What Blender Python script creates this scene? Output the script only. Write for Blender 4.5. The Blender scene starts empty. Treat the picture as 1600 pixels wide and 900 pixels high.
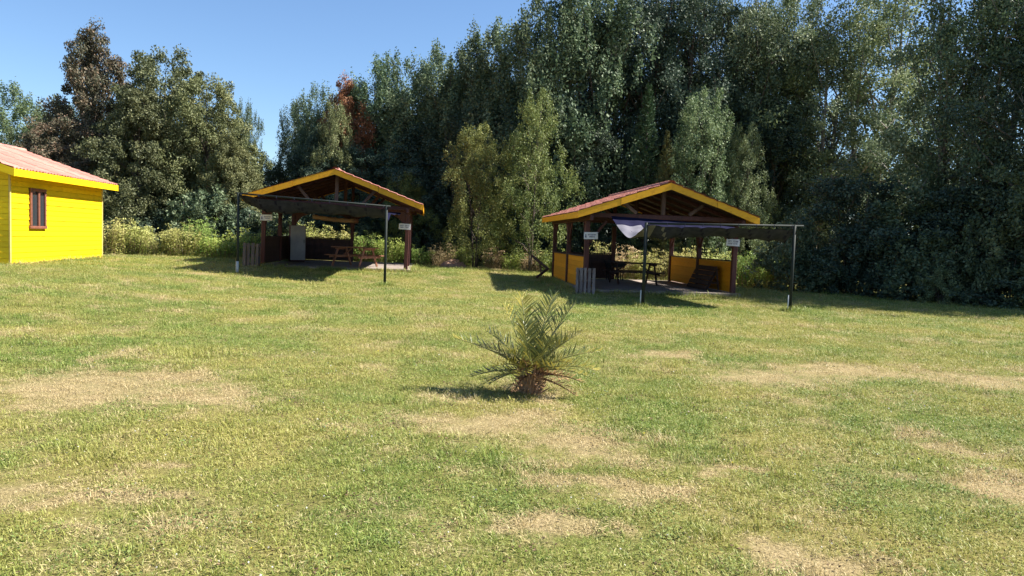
import bpy, math, random
import numpy as np
from mathutils import Vector, Matrix, Euler

random.seed(7)
S = bpy.context.scene
COL = S.collection
R = math.radians

# ------------------------------------------------------------------ camera
CAM_H, FPX, ROLL, HOR = 1.6, 1200.0, R(2.0), 373.0
PITCH = math.atan((450 - HOR) / FPX)
cf = Vector((0, math.cos(PITCH), -math.sin(PITCH)))
cu0 = Vector((0, math.sin(PITCH), math.cos(PITCH)))
cr0 = Vector((1, 0, 0))
cr = cr0 * math.cos(ROLL) + cu0 * math.sin(ROLL)
cu = cu0 * math.cos(ROLL) - cr0 * math.sin(ROLL)
cam_d = bpy.data.cameras.new('camera')
cam = bpy.data.objects.new('camera', cam_d)
COL.objects.link(cam)
m = Matrix((cr, cu, -cf)).transposed().to_4x4()
m.translation = Vector((0, 0, CAM_H))
cam.matrix_world = m
cam_d.sensor_width = 36.0
cam_d.lens = 36.0 * FPX / 1600.0
cam_d.clip_end = 3000
S.camera = cam

# ------------------------------------------------------------------ sky and sun
SUN_EL, SUN_AZ = R(46), R(87)      # azimuth clockwise from +Y (the view direction)
w = bpy.data.worlds.new('World'); S.world = w; w.use_nodes = True
wn = w.node_tree
bg = wn.nodes['Background']
sky = wn.nodes.new('ShaderNodeTexSky')
sky.sky_type = 'NISHITA'
sky.sun_disc = False
sky.sun_elevation = SUN_EL
sky.sun_rotation = SUN_AZ
sky.altitude = 100
sky.air_density = 1.0
sky.dust_density = 0.15
sky.ozone_density = 6.0
wn.links.new(sky.outputs[0], bg.inputs[0])
bg.inputs[1].default_value = 0.07
sd = bpy.data.lights.new('sun', 'SUN'); sd.energy = 5.0; sd.angle = R(0.53); sd.color = (1.0, 0.95, 0.86)
sun = bpy.data.objects.new('sun', sd); COL.objects.link(sun)
sdir = Vector((math.sin(SUN_AZ) * math.cos(SUN_EL), math.cos(SUN_AZ) * math.cos(SUN_EL), math.sin(SUN_EL)))
sun.rotation_euler = sdir.to_track_quat('Z', 'Y').to_euler()
sun.location = (20, 5, 30)
S.view_settings.view_transform = 'Standard'
S.view_settings.look = 'None'
S.view_settings.exposure = 1.4
S.view_settings.gamma = 1.0
S.cycles.max_bounces = 4
S.cycles.diffuse_bounces = 2
S.cycles.glossy_bounces = 2
S.cycles.transmission_bounces = 3
S.cycles.caustics_reflective = False
S.cycles.caustics_refractive = False

# ------------------------------------------------------------------ helpers
def sm(v, a, b):
    t = np.clip((np.asarray(v, float) - a) / (b - a), 0, 1)
    return t * t * (3 - 2 * t)

def terr(x, y):
    x = np.asarray(x, float); y = np.asarray(y, float)
    a = .37 * sm(-x, 4.5, 14)
    b = .19 * sm(y, 24, 29) * sm(-x, -5, 3)
    return a + b * (1 - a / .37) + .018 * np.sin(x * .7 + 1) * np.sin(y * .55) * sm(y, 3, 8)

def tz(x, y):
    return float(terr(x, y))

def hor(px):
    return HOR + math.tan(ROLL) * (px - 800)

def ray(px, py):
    return cf + cr * ((px - 800) / FPX) - cu * ((py - 450) / FPX)

def at(px, py, Y):
    d = ray(px, py)
    return Vector((0, 0, CAM_H)) + d * (Y / d.y)

def gnd(px, py):
    d = ray(px, py); z = 0.0
    for _ in range(12):
        t = (z - CAM_H) / d.z
        p = d * t
        z = tz(p.x, p.y)
    return Vector((p.x, p.y, z))

def tag(o, label=None, cat=None, group=None, kind=None):
    if label: o['label'] = label
    if cat: o['category'] = cat
    if group: o['group'] = group
    if kind: o['kind'] = kind
    return o

def link(o, parent=None):
    COL.objects.link(o)
    if parent is not None: o.parent = parent
    return o

def empty(name, loc=(0, 0, 0), rot=(0, 0, 0)):
    o = bpy.data.objects.new(name, None)
    o.location = loc; o.rotation_euler = rot
    o.empty_display_size = .2
    return link(o)

def np_mesh(name, V, F, mat=None, tint=None, smooth=False):
    """V (n,3); F (m,k) array with constant k, or list of faces"""
    me = bpy.data.meshes.new(name)
    V = np.asarray(V, np.float32)
    if isinstance(F, np.ndarray):
        k = F.shape[1]; nf = F.shape[0]
        me.vertices.add(len(V)); me.vertices.foreach_set('co', V.ravel())
        me.loops.add(nf * k); me.loops.foreach_set('vertex_index', F.astype(np.int32).ravel())
        me.polygons.add(nf)
        me.polygons.foreach_set('loop_start', (np.arange(nf) * k).astype(np.int32))
        me.update(calc_edges=True)
    else:
        me.from_pydata([tuple(v) for v in V], [], [tuple(f) for f in F])
        me.update()
    if tint is not None:
        a = me.attributes.new('tint', 'FLOAT', 'FACE')
        a.data.foreach_set('value', np.asarray(tint, np.float32))
    if smooth:
        me.polygons.foreach_set('use_smooth', np.ones(len(me.polygons), bool))
    if mat is not None: me.materials.append(mat)
    return me

def mobj(name, me, parent=None, loc=None):
    o = bpy.data.objects.new(name, me)
    if loc is not None: o.location = loc
    return link(o, parent)

class MB:
    """collects tubes, boxes, polygons; one mesh"""
    def __init__(s): s.V = []; s.F = []
    def add(s, V, F):
        b = len(s.V); s.V += [tuple(v) for v in V]
        s.F += [tuple(i + b for i in f) for f in F]
    def box(s, c, d, M=None):
        x, y, z = [k / 2 for k in d]
        V = [Vector((a * x, b * y, e * z)) for e in (-1, 1) for b in (-1, 1) for a in (-1, 1)]
        if M is not None: V = [M @ v for v in V]
        s.add([v + Vector(c) for v in V], [(0, 2, 3, 1), (4, 5, 7, 6), (0, 1, 5, 4), (2, 6, 7, 3), (0, 4, 6, 2), (1, 3, 7, 5)])
    def tube(s, P, rad, n=6, cap=True):
        P = [Vector(p) for p in P]
        base = len(s.V); up = None
        for i, p in enumerate(P):
            t = (P[min(i + 1, len(P) - 1)] - P[max(i - 1, 0)]).normalized()
            if up is None:
                up = t.orthogonal().normalized()
            up = (up - t * up.dot(t))
            if up.length < 1e-5: up = t.orthogonal()
            up.normalize()
            sd_ = t.cross(up)
            r = rad[i] if hasattr(rad, '__len__') else rad
            for k in range(n):
                a = 2 * math.pi * k / n
                s.V.append(tuple(p + (up * math.cos(a) + sd_ * math.sin(a)) * r))
        for i in range(len(P) - 1):
            for k in range(n):
                a = base + i * n + k; b = base + i * n + (k + 1) % n
                s.F.append((a, b, b + n, a + n))
        if cap:
            s.F.append(tuple(base + k for k in reversed(range(n))))
            e = base + (len(P) - 1) * n
            s.F.append(tuple(e + k for k in range(n)))
    def prism(s, poly, y0, y1):
        """poly in xz extruded along y"""
        n = len(poly)
        V = [(x, y0, z) for x, z in poly] + [(x, y1, z) for x, z in poly]
        F = [tuple(range(n)), tuple(range(2 * n - 1, n - 1, -1))]
        F += [(i, i + n, (i + 1) % n + n, (i + 1) % n) for i in range(n)]
        s.add(V, F)
    def mesh(s, name, mat, smooth=False):
        me = bpy.data.meshes.new(name); me.from_pydata(s.V, [], s.F); me.update()
        import bmesh
        bm = bmesh.new(); bm.from_mesh(me); bmesh.ops.recalc_face_normals(bm, faces=bm.faces); bm.to_mesh(me); bm.free()
        if smooth: me.polygons.foreach_set('use_smooth', np.ones(len(me.polygons), bool))
        if mat is not None: me.materials.append(mat)
        return me
    def build(s, name, mat, parent=None, smooth=False):
        return mobj(name, s.mesh(name, mat, smooth), parent)

_cube = {}
def box(name, parent, c, d, mat, rot=None):
    """a small-bevelled unit block mesh shared per material and proportion, scaled per object"""
    key = (mat.name, tuple(round(k, 3) for k in d))
    if key not in _cube:
        x, y, z = [k / 2 for k in d]
        b = min(.012, min(d) * .2)
        V = []; F = []
        # chamfered box: 24 verts
        for sx in (-1, 1):
            for sy in (-1, 1):
                for sz in (-1, 1):
                    V += [(sx * x, sy * (y - b), sz * (z - b)), (sx * (x - b), sy * y, sz * (z - b)), (sx * (x - b), sy * (y - b), sz * z)]
        import bmesh
        me = bpy.data.meshes.new(name)
        bm = bmesh.new()
        for v in V: bm.verts.new(v)
        bmesh.ops.convex_hull(bm, input=bm.verts)
        bmesh.ops.dissolve_limit(bm, angle_limit=.01, verts=bm.verts, edges=bm.edges)
        bmesh.ops.recalc_face_normals(bm, faces=bm.faces)
        bm.to_mesh(me); bm.free()
        me.materials.append(mat)
        _cube[key] = me
    o = mobj(name, _cube[key], parent, c)
    if rot is not None: o.rotation_euler = rot
    return o

def beam(name, parent, p, q, wd, ht, mat, up=(0, 0, 1)):
    p = Vector(p); q = Vector(q); d = q - p; L = d.length
    o = box(name, parent, (p + q) / 2, (L, wd, ht), mat)
    x = d.normalized(); y = Vector(up).cross(x)
    if y.length < 1e-4: y = Vector((0, 1, 0))
    y.normalize(); z = x.cross(y)
    o.rotation_euler = Matrix((x, y, z)).transposed().to_euler()
    return o

# ------------------------------------------------------------------ materials
def newmat(name):
    m_ = bpy.data.materials.new(name); m_.use_nodes = True
    nt = m_.node_tree; nt.nodes.clear()
    return m_, nt

def N(nt, t, **kw):
    n = nt.nodes.new(t)
    for k, v in kw.items(): setattr(n, k, v)
    return n

def ramp(nt, stops):
    r = N(nt, 'ShaderNodeValToRGB'); e = r.color_ramp.elements
    e[0].position, e[0].color = stops[0][0], (*stops[0][1], 1)
    e[1].position, e[1].color = stops[-1][0], (*stops[-1][1], 1)
    for p, c in stops[1:-1]:
        k = e.new(p); k.color = (*c, 1)
    return r

def pmat(name, c0, c1, scale=6, rough=.6, stretch=(1, 1, 1), bump=.15, spec=.4, detail=6, lo=.3, hi=.7, metal=0, bdist=.01):
    """two-tone noise paint or timber, object-space independent (world position)"""
    m_, nt = newmat(name)
    g = N(nt, 'ShaderNodeNewGeometry'); mp = N(nt, 'ShaderNodeMapping'); mp.inputs['Scale'].default_value = stretch
    nz = N(nt, 'ShaderNodeTexNoise'); nz.inputs['Scale'].default_value = scale; nz.inputs['Detail'].default_value = detail
    nz.inputs['Roughness'].default_value = .65
    rp = ramp(nt, [(lo, c0), (hi, c1)])
    b = N(nt, 'ShaderNodeBsdfPrincipled'); o = N(nt, 'ShaderNodeOutputMaterial')
    oi = N(nt, 'ShaderNodeObjectInfo')
    hv = N(nt, 'ShaderNodeHueSaturation')
    mr = N(nt, 'ShaderNodeMapRange'); mr.inputs['To Min'].default_value = .86; mr.inputs['To Max'].default_value = 1.12
    L = nt.links.new
    L(oi.outputs['Random'], mr.inputs['Value']); L(mr.outputs[0], hv.inputs['Value'])
    L(g.outputs['Position'], mp.inputs['Vector']); L(mp.outputs[0], nz.inputs['Vector']); L(nz.outputs['Fac'], rp.inputs[0])
    L(rp.outputs[0], hv.inputs['Color']); L(hv.outputs[0], b.inputs['Base Color'])
    b.inputs['Roughness'].default_value = rough; b.inputs['Specular IOR Level'].default_value = spec
    b.inputs['Metallic'].default_value = metal
    if bump:
        bp = N(nt, 'ShaderNodeBump'); bp.inputs['Strength'].default_value = bump; bp.inputs['Distance'].default_value = bdist
        L(nz.outputs['Fac'], bp.inputs['Height']); L(bp.outputs[0], b.inputs['Normal'])
    L(b.outputs[0], o.inputs[0])
    return m_

M = {}
M['red_wood'] = pmat('red_wood', (.045, .013, .011), (.10, .028, .023), 7, .62, (1, 1, .25))
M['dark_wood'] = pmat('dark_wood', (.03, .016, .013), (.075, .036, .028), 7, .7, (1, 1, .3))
M['raw_wood'] = pmat('raw_wood', (.10, .055, .04), (.19, .115, .085), 9, .8, (1, 1, .2))
M['table_wood'] = pmat('table_wood', (.17, .07, .04), (.30, .14, .085), 9, .55, (.3, 1, 1))
M['old_wood'] = pmat('old_wood', (.11, .085, .078), (.27, .22, .20), 16, .85, (1.5, 1.5, .12), .4)
M['dark_old_wood'] = pmat('dark_old_wood', (.06, .05, .05), (.14, .12, .12), 16, .85, (1.5, 1.5, .12), .4)
M['yellow'] = pmat('yellow_paint', (.62, .40, .006), (.90, .60, .004), 3.2, .6, (1, 1, 5), .12, .3, detail=9, lo=.22, hi=.5)
M['fascia_yellow'] = pmat('fascia_paint', (.58, .24, .012), (.86, .40, .012), 7, .55, (1, 1, 1.5), .15, .3, detail=9, lo=.24, hi=.5)
M['low_wall_yellow'] = pmat('low_wall_paint', (.70, .26, .008), (.80, .33, .012), 4, .55, (1, 1, 3), .1, .3)
M['pale_trim'] = pmat('pale_trim', (.50, .36, .10), (.64, .48, .16), 5, .7)
M['roof'] = pmat('roof_metal_tile', (.42, .17, .13), (.58, .27, .21), 2.2, .48, (1, 1, 1), .05, .4, lo=.3, hi=.75)
M['roof_old'] = pmat('roof_faded_tile', (.30, .10, .07), (.52, .24, .19), 3.5, .6, (1, 1, 1), .1, .35)
M['window_wood'] = pmat('window_wood', (.14, .05, .03), (.24, .09, .06), 12, .5)
M['concrete'] = pmat('concrete', (.20, .16, .14), (.35, .29, .25), 5, .9, bump=.25)
M['steel_dark'] = pmat('dark_painted_steel', (.012, .018, .016), (.024, .03, .027), 9, .65, bump=.03, spec=.2)
M['pvc'] = pmat('white_pipe', (.36, .38, .38), (.52, .52, .50), 8, .5, bump=.02)
M['canvas_top'] = pmat('blue_canvas', (.010, .010, .028), (.018, .018, .045), 4, .9, bump=.2, spec=.04)
M['canvas_under'] = pmat('grey_canvas', (.018, .021, .042), (.046, .048, .08), 5, .9, bump=.3, spec=.05)
M['canvas_pale'] = pmat('pale_canvas', (.11, .106, .13), (.18, .172, .20), 3, .75, bump=.15)
M['sign'] = pmat('sign_board', (.62, .60, .66), (.76, .74, .78), 6, .5, bump=0)
M['ink'] = pmat('sign_ink', (.03, .03, .10), (.10, .09, .22), 8, .6, bump=0)
M['pale_panel'] = pmat('pale_grey_panel', (.27, .27, .285), (.38, .375, .375), 3, .5, bump=.05)
M['tan_roll'] = pmat('tan_reed', (.34, .20, .12), (.55, .36, .22), 20, .85, (4, 1, 1), .3)
M['earth'] = pmat('bare_earth', (.36, .20, .13), (.52, .32, .21), 5, .95, bump=.5, bdist=.03)
M['bark'] = pmat('bark', (.05, .038, .03), (.13, .10, .08), 9, .9, (1, 1, .25), .5, bdist=.02)
M['bark_pale'] = pmat('pale_bark', (.14, .125, .11), (.30, .27, .24), 7, .85, (1, 1, .3), .4, bdist=.02)
M['palm_trunk'] = pmat('palm_trunk', (.24, .135, .08), (.52, .33, .20), 30, .9, (1, 1, .4), .5)

def leafmat(name, lo, mid, hi, trans=.28, rough=.58, spec=.28, hue=.02):
    m_, nt = newmat(name); L = nt.links.new
    a = N(nt, 'ShaderNodeAttribute', attribute_name='tint')
    rp = ramp(nt, [(0, lo), (.5, mid), (1, hi)])
    oi = N(nt, 'ShaderNodeObjectInfo')
    hv = N(nt, 'ShaderNodeHueSaturation')
    m1 = N(nt, 'ShaderNodeMapRange'); m1.inputs['To Min'].default_value = .5 - hue; m1.inputs['To Max'].default_value = .5 + hue
    m2 = N(nt, 'ShaderNodeMapRange'); m2.inputs['To Min'].default_value = .82; m2.inputs['To Max'].default_value = 1.18
    wn_ = N(nt, 'ShaderNodeTexWhiteNoise', noise_dimensions='1D')
    L(oi.outputs['Random'], m1.inputs['Value']); L(oi.outputs['Random'], wn_.inputs['W']); L(wn_.outputs['Value'], m2.inputs['Value'])
    L(m1.outputs[0], hv.inputs['Hue']); L(m2.outputs[0], hv.inputs['Value'])
    L(a.outputs['Fac'], rp.inputs[0]); L(rp.outputs[0], hv.inputs['Color'])
    p = N(nt, 'ShaderNodeBsdfPrincipled'); p.inputs['Roughness'].default_value = rough; p.inputs['Specular IOR Level'].default_value = spec
    t = N(nt, 'ShaderNodeBsdfTranslucent'); mx = N(nt, 'ShaderNodeMixShader'); mx.inputs[0].default_value = trans
    o = N(nt, 'ShaderNodeOutputMaterial')
    L(hv.outputs[0], p.inputs['Base Color']); L(hv.outputs[0], t.inputs['Color'])
    L(p.outputs[0], mx.inputs[1]); L(t.outputs[0], mx.inputs[2]); L(mx.outputs[0], o.inputs[0])
    return m_

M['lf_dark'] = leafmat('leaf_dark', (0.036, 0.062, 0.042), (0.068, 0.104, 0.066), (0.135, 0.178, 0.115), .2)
M['lf_poplar'] = leafmat('leaf_poplar', (0.064, 0.10, 0.056), (0.13, 0.178, 0.092), (0.26, 0.305, 0.175), .27)
M['lf_olive'] = leafmat('leaf_olive', (0.105, 0.120, 0.053), (0.195, 0.203, 0.083), (0.315, 0.300, 0.135), .22)
M['lf_brown'] = leafmat('leaf_brown', (0.060, 0.075, 0.045), (0.128, 0.112, 0.068), (0.255, 0.165, 0.105), .15)
M['lf_red'] = leafmat('leaf_red', (0.135, 0.053, 0.033), (0.255, 0.090, 0.053), (0.330, 0.150, 0.083), .2)
M['lf_light'] = leafmat('leaf_light', (0.085, 0.12, 0.036), (0.165, 0.20, 0.058), (0.29, 0.31, 0.10), .28)
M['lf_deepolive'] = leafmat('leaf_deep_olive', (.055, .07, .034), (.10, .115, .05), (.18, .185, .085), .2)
M['lf_pale'] = leafmat('leaf_pale', (0.090, 0.135, 0.060), (0.165, 0.220, 0.10), (0.30, 0.345, 0.18), .3)
M['lf_conifer'] = leafmat('needle', (0.033, 0.072, 0.042), (0.068, 0.120, 0.063), (0.120, 0.180, 0.090), .1)
M['lf_weed'] = leafmat('weed_leaf', (0.21, 0.255, 0.065), (0.35, 0.375, 0.10), (0.53, 0.51, 0.19), .3)
M['lf_weedgreen'] = leafmat('weed_leaf_green', (0.150, 0.240, 0.045), (0.270, 0.375, 0.075), (0.420, 0.495, 0.135), .35)
M['lf_dry'] = leafmat('dry_stalk', (0.280, 0.210, 0.112), (0.476, 0.350, 0.182), (0.616, 0.462, 0.280), .25)
M['lf_palm'] = leafmat('palm_leaflet', (0.055, 0.050, 0.034), (0.125, 0.160, 0.055), (0.45, 0.38, 0.08), .2, .35, .5, 0)
M['lf_palm_dead'] = leafmat('palm_dead', (0.120, 0.060, 0.035), (0.250, 0.140, 0.070), (0.420, 0.270, 0.120), .15, .6, .3, 0)

# lawn colour: position-driven node group shared by soil sheet and blades
DRY = [  # px centre, px half extents
    (150, 605, 260, 32), (330, 625, 90, 22), (70, 640, 110, 18), (30, 765, 150, 34), (250, 740, 60, 18), (110, 800, 130, 22),
    (760, 662, 150, 26), (900, 702, 130, 24), (930, 765, 120, 26), (890, 845, 90, 30), (850, 620, 60, 14),
    (1210, 590, 130, 16), (1330, 582, 150, 13), (1540, 595, 120, 14), (1490, 708, 80, 18), (1230, 855, 110, 35), (1040, 556, 70, 9),
    (1120, 735, 70, 14), (1580, 770, 70, 20)]
DRYW = []
for (cx, cy, ex, ey) in DRY:
    c = gnd(cx, cy); l = gnd(cx - ex, cy); f0 = gnd(cx, cy - ey); f1 = gnd(cx, cy + ey)
    DRYW.append((c.x, c.y, abs(c.x - l.x), (f0 - f1).length / 2))

def dry_np(x, y):
    o = np.zeros_like(x)
    for (cx, cy, rx, ry) in DRYW:
        d = np.sqrt(((x - cx) / rx) ** 2 + ((y - cy) / ry) ** 2)
        o = np.maximum(o, 1 - sm(d, .35, 1.15))
    return o

grp = bpy.data.node_groups.new('lawn_tone', 'ShaderNodeTree')
grp.interface.new_socket('Dry', in_out='OUTPUT', socket_type='NodeSocketFloat')
grp.interface.new_socket('Lush', in_out='OUTPUT', socket_type='NodeSocketFloat')
gl = grp.links.new
go = N(grp, 'NodeGroupOutput'); gg = N(grp, 'ShaderNodeNewGeometry')
nz1 = N(grp, 'ShaderNodeTexNoise'); nz1.inputs['Scale'].default_value = 1.5; nz1.inputs['Detail'].default_value = 5
gl(gg.outputs['Position'], nz1.inputs['Vector'])
sb = N(grp, 'ShaderNodeVectorMath', operation='SUBTRACT'); sb.inputs[1].default_value = (.5, .5, .5); gl(nz1.outputs['Color'], sb.inputs[0])
scl = N(grp, 'ShaderNodeVectorMath', operation='SCALE'); scl.inputs['Scale'].default_value = 2.2; gl(sb.outputs[0], scl.inputs[0])
wp = N(grp, 'ShaderNodeVectorMath', operation='ADD'); gl(gg.outputs['Position'], wp.inputs[0]); gl(scl.outputs[0], wp.inputs[1])
prev = None
for (cx, cy, rx, ry) in DRYW:
    a = N(grp, 'ShaderNodeVectorMath', operation='SUBTRACT'); a.inputs[1].default_value = (cx, cy, 0); gl(wp.outputs[0], a.inputs[0])
    b = N(grp, 'ShaderNodeVectorMath', operation='MULTIPLY'); b.inputs[1].default_value = (1 / rx, 1 / ry, 0); gl(a.outputs[0], b.inputs[0])
    l = N(grp, 'ShaderNodeVectorMath', operation='LENGTH'); gl(b.outputs[0], l.inputs[0])
    mr = N(grp, 'ShaderNodeMapRange', interpolation_type='SMOOTHSTEP'); mr.inputs['From Min'].default_value = -.1; mr.inputs['From Max'].default_value = 1.5
    mr.inputs['To Min'].default_value = 1; mr.inputs['To Max'].default_value = 0; gl(l.outputs['Value'], mr.inputs['Value'])
    if prev is None: prev = mr.outputs[0]
    else:
        mx = N(grp, 'ShaderNodeMath', operation='MAXIMUM'); gl(prev, mx.inputs[0]); gl(mr.outputs[0], mx.inputs[1]); prev = mx.outputs[0]
nz2 = N(grp, 'ShaderNodeTexNoise'); nz2.inputs['Scale'].default_value = .9; nz2.inputs['Detail'].default_value = 6; nz2.inputs['Roughness'].default_value = .7
gl(gg.outputs['Position'], nz2.inputs['Vector'])
mr2 = N(grp, 'ShaderNodeMapRange', interpolation_type='SMOOTHSTEP'); mr2.inputs['From Min'].default_value = .46; mr2.inputs['From Max'].default_value = .72; mr2.inputs['To Max'].default_value = .55
gl(nz2.outputs['Fac'], mr2.inputs['Value'])
nz4 = N(grp, 'ShaderNodeTexNoise'); nz4.inputs['Scale'].default_value = 3.2; nz4.inputs['Detail'].default_value = 8; nz4.inputs['Roughness'].default_value = .8
gl(gg.outputs['Position'], nz4.inputs['Vector'])
rag = N(grp, 'ShaderNodeMath', operation='MULTIPLY_ADD'); rag.inputs[1].default_value = 2.4; rag.inputs[2].default_value = -1.22; gl(nz4.outputs['Fac'], rag.inputs[0])
ad0 = N(grp, 'ShaderNodeMath', operation='ADD'); gl(prev, ad0.inputs[0]); gl(rag.outputs[0], ad0.inputs[1])
ad1 = N(grp, 'ShaderNodeMapRange', interpolation_type='SMOOTHSTEP'); ad1.inputs['From Min'].default_value = -.1; ad1.inputs['From Max'].default_value = 1.05; ad1.inputs['To Max'].default_value = .8; gl(ad0.outputs[0], ad1.inputs['Value'])
mxx = N(grp, 'ShaderNodeMath', operation='ADD', use_clamp=True); gl(ad1.outputs[0], mxx.inputs[0]); gl(mr2.outputs[0], mxx.inputs[1])
gl(mxx.outputs[0], go.inputs['Dry'])
nz3 = N(grp, 'ShaderNodeTexNoise'); nz3.inputs['Scale'].default_value = .55; nz3.inputs['Detail'].default_value = 7; nz3.inputs['Roughness'].default_value = .65
ofs = N(grp, 'ShaderNodeVectorMath', operation='ADD'); ofs.inputs[1].default_value = (31, 17, 5); gl(gg.outputs['Position'], ofs.inputs[0]); gl(ofs.outputs[0], nz3.inputs['Vector'])
mr3 = N(grp, 'ShaderNodeMapRange'); mr3.inputs['From Min'].default_value = .41; mr3.inputs['From Max'].default_value = .60; gl(nz3.outputs['Fac'], mr3.inputs['Value'])
gl(mr3.outputs[0], go.inputs['Lush'])

def mixc(nt, fac, a, b):
    mx_ = N(nt, 'ShaderNodeMix', data_type='RGBA')
    for sock, v in ((mx_.inputs[0], fac), (mx_.inputs[6], a), (mx_.inputs[7], b)):
        if isinstance(v, (tuple, float, int)):
            sock.default_value = (*v, 1) if isinstance(v, tuple) else v
        else: nt.links.new(v, sock)
    return mx_.outputs[2]

def lawn_mats():
    # soil / thatch sheet
    m_, nt = newmat('lawn_ground'); L = nt.links.new
    g = N(nt, 'ShaderNodeGroup'); g.node_tree = grp
    ge = N(nt, 'ShaderNodeNewGeometry')
    n1 = N(nt, 'ShaderNodeTexNoise'); n1.inputs['Scale'].default_value = 38; n1.inputs['Detail'].default_value = 8; n1.inputs['Roughness'].default_value = .75
    L(ge.outputs['Position'], n1.inputs['Vector'])
    gcol = mixc(nt, g.outputs['Lush'], (.22, .19, .06), (.14, .155, .04))
    gdry = ramp(nt, [(.3, (.24, .18, .09)), (.7, (.43, .33, .175))]); L(n1.outputs['Fac'], gdry.inputs[0])
    c = mixc(nt, g.outputs['Dry'], gcol, gdry.outputs[0])
    vr = N(nt, 'ShaderNodeMapRange'); vr.inputs['From Min'].default_value = .3; vr.inputs['From Max'].default_value = .7; vr.inputs['To Min'].default_value = .6; vr.inputs['To Max'].default_value = 1.25
    L(n1.outputs['Fac'], vr.inputs['Value'])
    hv = N(nt, 'ShaderNodeHueSaturation'); L(vr.outputs[0], hv.inputs['Value']); L(c, hv.inputs['Color'])
    b = N(nt, 'ShaderNodeBsdfPrincipled'); b.inputs['Roughness'].default_value = .95; b.inputs['Specular IOR Level'].default_value = .1
    bp = N(nt, 'ShaderNodeBump'); bp.inputs['Strength'].default_value = .7; bp.inputs['Distance'].default_value = .03
    L(n1.outputs['Fac'], bp.inputs['Height']); L(bp.outputs[0], b.inputs['Normal'])
    o = N(nt, 'ShaderNodeOutputMaterial'); L(hv.outputs[0], b.inputs['Base Color']); L(b.outputs[0], o.inputs[0])
    M['ground'] = m_
    # blades
    m_, nt = newmat('grass_blade'); L = nt.links.new
    g = N(nt, 'ShaderNodeGroup'); g.node_tree = grp
    a = N(nt, 'ShaderNodeAttribute', attribute_name='tint')
    green = ramp(nt, [(0, (.19, .21, .045)), (.45, (.345, .34, .08)), (.8, (.47, .42, .14)), (1, (.62, .53, .25))]); L(a.outputs['Fac'], green.inputs[0])
    lush = ramp(nt, [(0, (.09, .15, .028)), (.5, (.20, .275, .05)), (.85, (.34, .37, .10)), (1, (.54, .48, .20))]); L(a.outputs['Fac'], lush.inputs[0])
    dry = ramp(nt, [(0, (.32, .27, .11)), (.3, (.46, .365, .175)), (1, (.64, .52, .29))]); L(a.outputs['Fac'], dry.inputs[0])
    c1 = mixc(nt, g.outputs['Lush'], green.outputs[0], lush.outputs[0])
    # each blade decides for itself: straw where dryness beats its own random tint
    sub = N(nt, 'ShaderNodeMath', operation='MULTIPLY_ADD'); sub.inputs[1].default_value = 1.5; L(g.outputs['Dry'], sub.inputs[0])
    inv = N(nt, 'ShaderNodeMath', operation='MULTIPLY_ADD'); inv.inputs[1].default_value = .9; inv.inputs[2].default_value = -.75; L(a.outputs['Fac'], inv.inputs[0])
    L(inv.outputs[0], sub.inputs[2])
    dm = N(nt, 'ShaderNodeMapRange'); dm.inputs['From Min'].default_value = -.05; dm.inputs['From Max'].default_value = .45; L(sub.outputs[0], dm.inputs['Value'])
    c2 = mixc(nt, dm.outputs[0], c1, dry.outputs[0])
    p = N(nt, 'ShaderNodeBsdfPrincipled'); p.inputs['Roughness'].default_value = .5; p.inputs['Specular IOR Level'].default_value = .35
    t = N(nt, 'ShaderNodeBsdfTranslucent'); mx = N(nt, 'ShaderNodeMixShader'); mx.inputs[0].default_value = .3
    o = N(nt, 'ShaderNodeOutputMaterial')
    L(c2, p.inputs['Base Color']); L(c2, t.inputs['Color'])
    L(p.outputs[0], mx.inputs[1]); L(t.outputs[0], mx.inputs[2]); L(mx.outputs[0], o.inputs[0])
    M['blade'] = m_
lawn_mats()

# glass
m_, nt = newmat('window_glass')
b = N(nt, 'ShaderNodeBsdfPrincipled'); b.inputs['Base Color'].default_value = (.03, .035, .04, 1); b.inputs['Roughness'].default_value = .08
b.inputs['Specular IOR Level'].default_value = .6
o = N(nt, 'ShaderNodeOutputMaterial'); nt.links.new(b.outputs[0], o.inputs[0]); M['glass'] = m_

# ------------------------------------------------------------------ ground
xs = np.concatenate([np.linspace(-900, -60, 12)[:-1], np.linspace(-60, 60, 161), np.linspace(60, 900, 12)[1:]])
ys = np.concatenate([np.linspace(-300, -10, 6)[:-1], np.linspace(-10, 80, 121), np.linspace(80, 1200, 14)[1:]])
GX, GY = np.meshgrid(xs, ys)
GZ = terr(GX, GY)
V = np.stack([GX.ravel(), GY.ravel(), GZ.ravel()], 1)
nx, ny = len(xs), len(ys)
I = (np.arange(ny - 1)[:, None] * nx + np.arange(nx - 1)[None, :]).ravel()
F = np.stack([I, I + 1, I + nx + 1, I + nx], 1)
tag(mobj('ground', np_mesh('ground', V, F, M['ground'], smooth=True)), kind='structure')

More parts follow.
